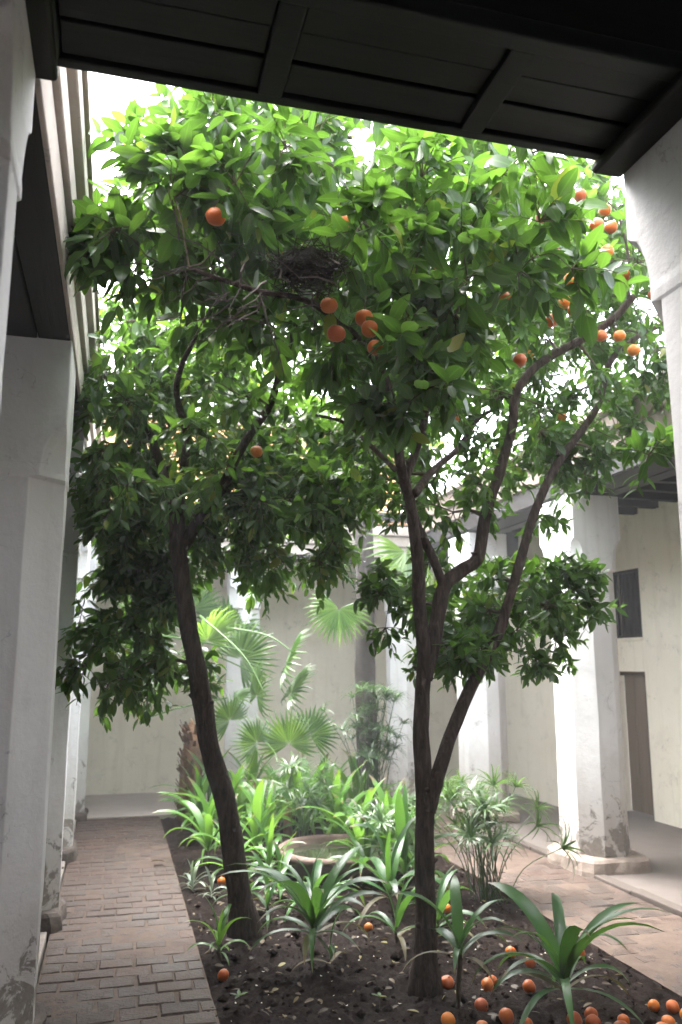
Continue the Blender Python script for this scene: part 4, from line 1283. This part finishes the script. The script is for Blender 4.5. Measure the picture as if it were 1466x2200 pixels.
# tall smooth palm
tp = empty('tall_palm', (2.78, 9.2, -0.03))
tag(tp, 'tall palm with smooth grey trunk rising behind the planting', 'palm')
tpp = spline([(0, 0, -0.05), (-0.01, 0, 0.8), (-0.03, 0, 1.7), (-0.02, 0, 2.6), (-0.04, 0, 3.3), (-0.05, 0, 4.1)], 8)
MB().tube(tpp, [0.125 - 0.02 * i / (len(tpp) - 1) + 0.004 * math.sin(i * 2.1) for i in range(len(tpp))], 18).build('trunk', M['palm_trunk'], tp, True)
for k, (o0, e0, s, fx) in enumerate([((-0.05,0,3.9),(0.35,-0.35,3.0),0.6,(0.6,-0.9,0.3)),((-0.05,0,3.2),(-0.42,-0.3,2.35),0.42,(-0.3,-1,0.2)),
        ((-0.05,0,4.1),(-0.5,-0.2,4.6),0.55,(-0.3,-0.3,0.9)),((-0.05,0,4.1),(0.4,0.3,4.7),0.55,(0.3,0.2,0.9)),((-0.05,0,4.1),(0.5,-0.3,4.3),0.55,(0.4,-0.3,0.8)),((-0.05,0,4.1),(0.0,0.5,4.5),0.55,(0,0.5,0.8)),((-0.05,0,4.1),(-0.1,-0.6,4.4),0.55,(0,-0.5,0.8)),
        ((-0.05,0,3.7),(0.33,-0.2,2.75),0.6,(0.9,-0.6,0.2))]):
    add_frond(tp, o0, e0, fx, s, k)

# ------------------------------------------------------------------ clay bowl
bw = empty('bowl', (1.92, 7.2, -0.10))
tag(bw, 'wide shallow clay bowl of water set among the plants', 'bowl')
MB().lathe([(0.26, 0.0), (0.38, 0.06), (0.47, 0.15), (0.515, 0.22), (0.545, 0.235), (0.55, 0.262), (0.53, 0.282), (0.485, 0.282), (0.465, 0.262), (0.45, 0.21), (0.38, 0.1), (0.0, 0.08)], 56, 0.03).build('body', M['clay'], bw, True)
MB().add([(0.452 * math.cos(2*math.pi*k/48), 0.452 * math.sin(2*math.pi*k/48), 0.225) for k in range(48)], [tuple(range(48))]).build('water', M['water'], bw)

# ------------------------------------------------------------------ litter on the soil
rl = np.random.default_rng(9)
def scatter(n, lo, hi):
    x = rl.uniform(0.6, 2.9, n); y = rl.uniform(lo, hi, n)
    return x, y
x, y = scatter(420, 3.6, 7.5)
z = np.array([soil_z(a, b) for a, b in zip(x, y)])
P_ = np.stack([x, y, z + 0.012], 1)
a = rl.uniform(0, 6.28, len(x))
D_ = np.stack([np.cos(a), np.sin(a), rl.normal(0, .15, len(x))], 1)
N_ = np.stack([rl.normal(0, .3, len(x)), rl.normal(0, .3, len(x)), np.ones(len(x))], 1)
o = link('fallen_leaves', leaves_mesh('fallen_leaves', M['litter'], P_, D_, N_, rl.uniform(0.025, 0.075, len(x)), rl.random(len(x)), rl.integers(0, 4, len(x))))
tag(o, 'dry and yellow leaves scattered over the dark soil', 'leaf litter', None, 'stuff')
cl = MB()
x, y = scatter(2200, 3.5, 8.0)
for px_, py_ in zip(x, y):
    r = float(rl.gamma(1.6, 0.0048)) + 0.002
    zz = soil_z(px_, py_)
    vs = [(r * dx * rl.uniform(.7, 1.2), r * dy * rl.uniform(.7, 1.2), r * dz * rl.uniform(.6, 1.0)) for dx, dy, dz in ((1,0,0),(0,1,0),(-1,0,0),(0,-1,0),(0,0,1),(0,0,-1))]
    cl.add([(px_ + p[0], py_ + p[1], zz + r * 0.3 + p[2]) for p in vs], [(0,1,4),(1,2,4),(2,3,4),(3,0,4),(1,0,5),(2,1,5),(3,2,5),(0,3,5)])
tag(cl.build('soil_clods', M['soil'], smooth=True), 'loose crumbs and clods lying on the planting bed', 'soil', None, 'stuff')
pt = MB()
x, y = scatter(150, 3.6, 7.0)
for px_, py_ in zip(x, y):
    r = float(rl.uniform(0.003, 0.008)); a = rl.uniform(0, 6.28); zz = soil_z(px_, py_) + 0.008
    pt.add([(px_ + r * math.cos(a + k * 1.57) * (1.6 if k % 2 else 0.8), py_ + r * math.sin(a + k * 1.57) * (1.6 if k % 2 else 0.8), zz + 0.003 * (k % 2)) for k in range(4)], [(0,1,2,3)])
tag(pt.build('fallen_petals', M['petal']), 'tiny white petals and bits strewn on the soil', 'petals', None, 'stuff')
# leaf on the path
o = link('dry_leaf', leaf_variants('litter')[5], None, (0.5, 7.75, 0.02), (0.2, 0.3, 1.2), 0.14)
tag(o, 'curled brown leaf lying on the brick path', 'leaf')

# ------------------------------------------------------------------ thin scattering volume added to stand in for lens veil and bloom
hm = bpy.data.materials.new('lens_veil_volume')
hm.use_nodes = True
hn = hm.node_tree
hn.nodes.remove(hn.nodes['Principled BSDF'])
pv = hn.nodes.new('ShaderNodeVolumePrincipled')
pv.inputs['Density'].default_value = 0.008
pv.inputs['Color'].default_value = (0.95, 0.96, 1.0, 1)
hn.links.new(pv.outputs[0], hn.nodes['Material Output'].inputs['Volume'])
hz = MB().box((-70, -70, -1.2), (70, 70, 7.0)).build('lens_veil_volume', hm)
hz['kind'] = 'stuff'
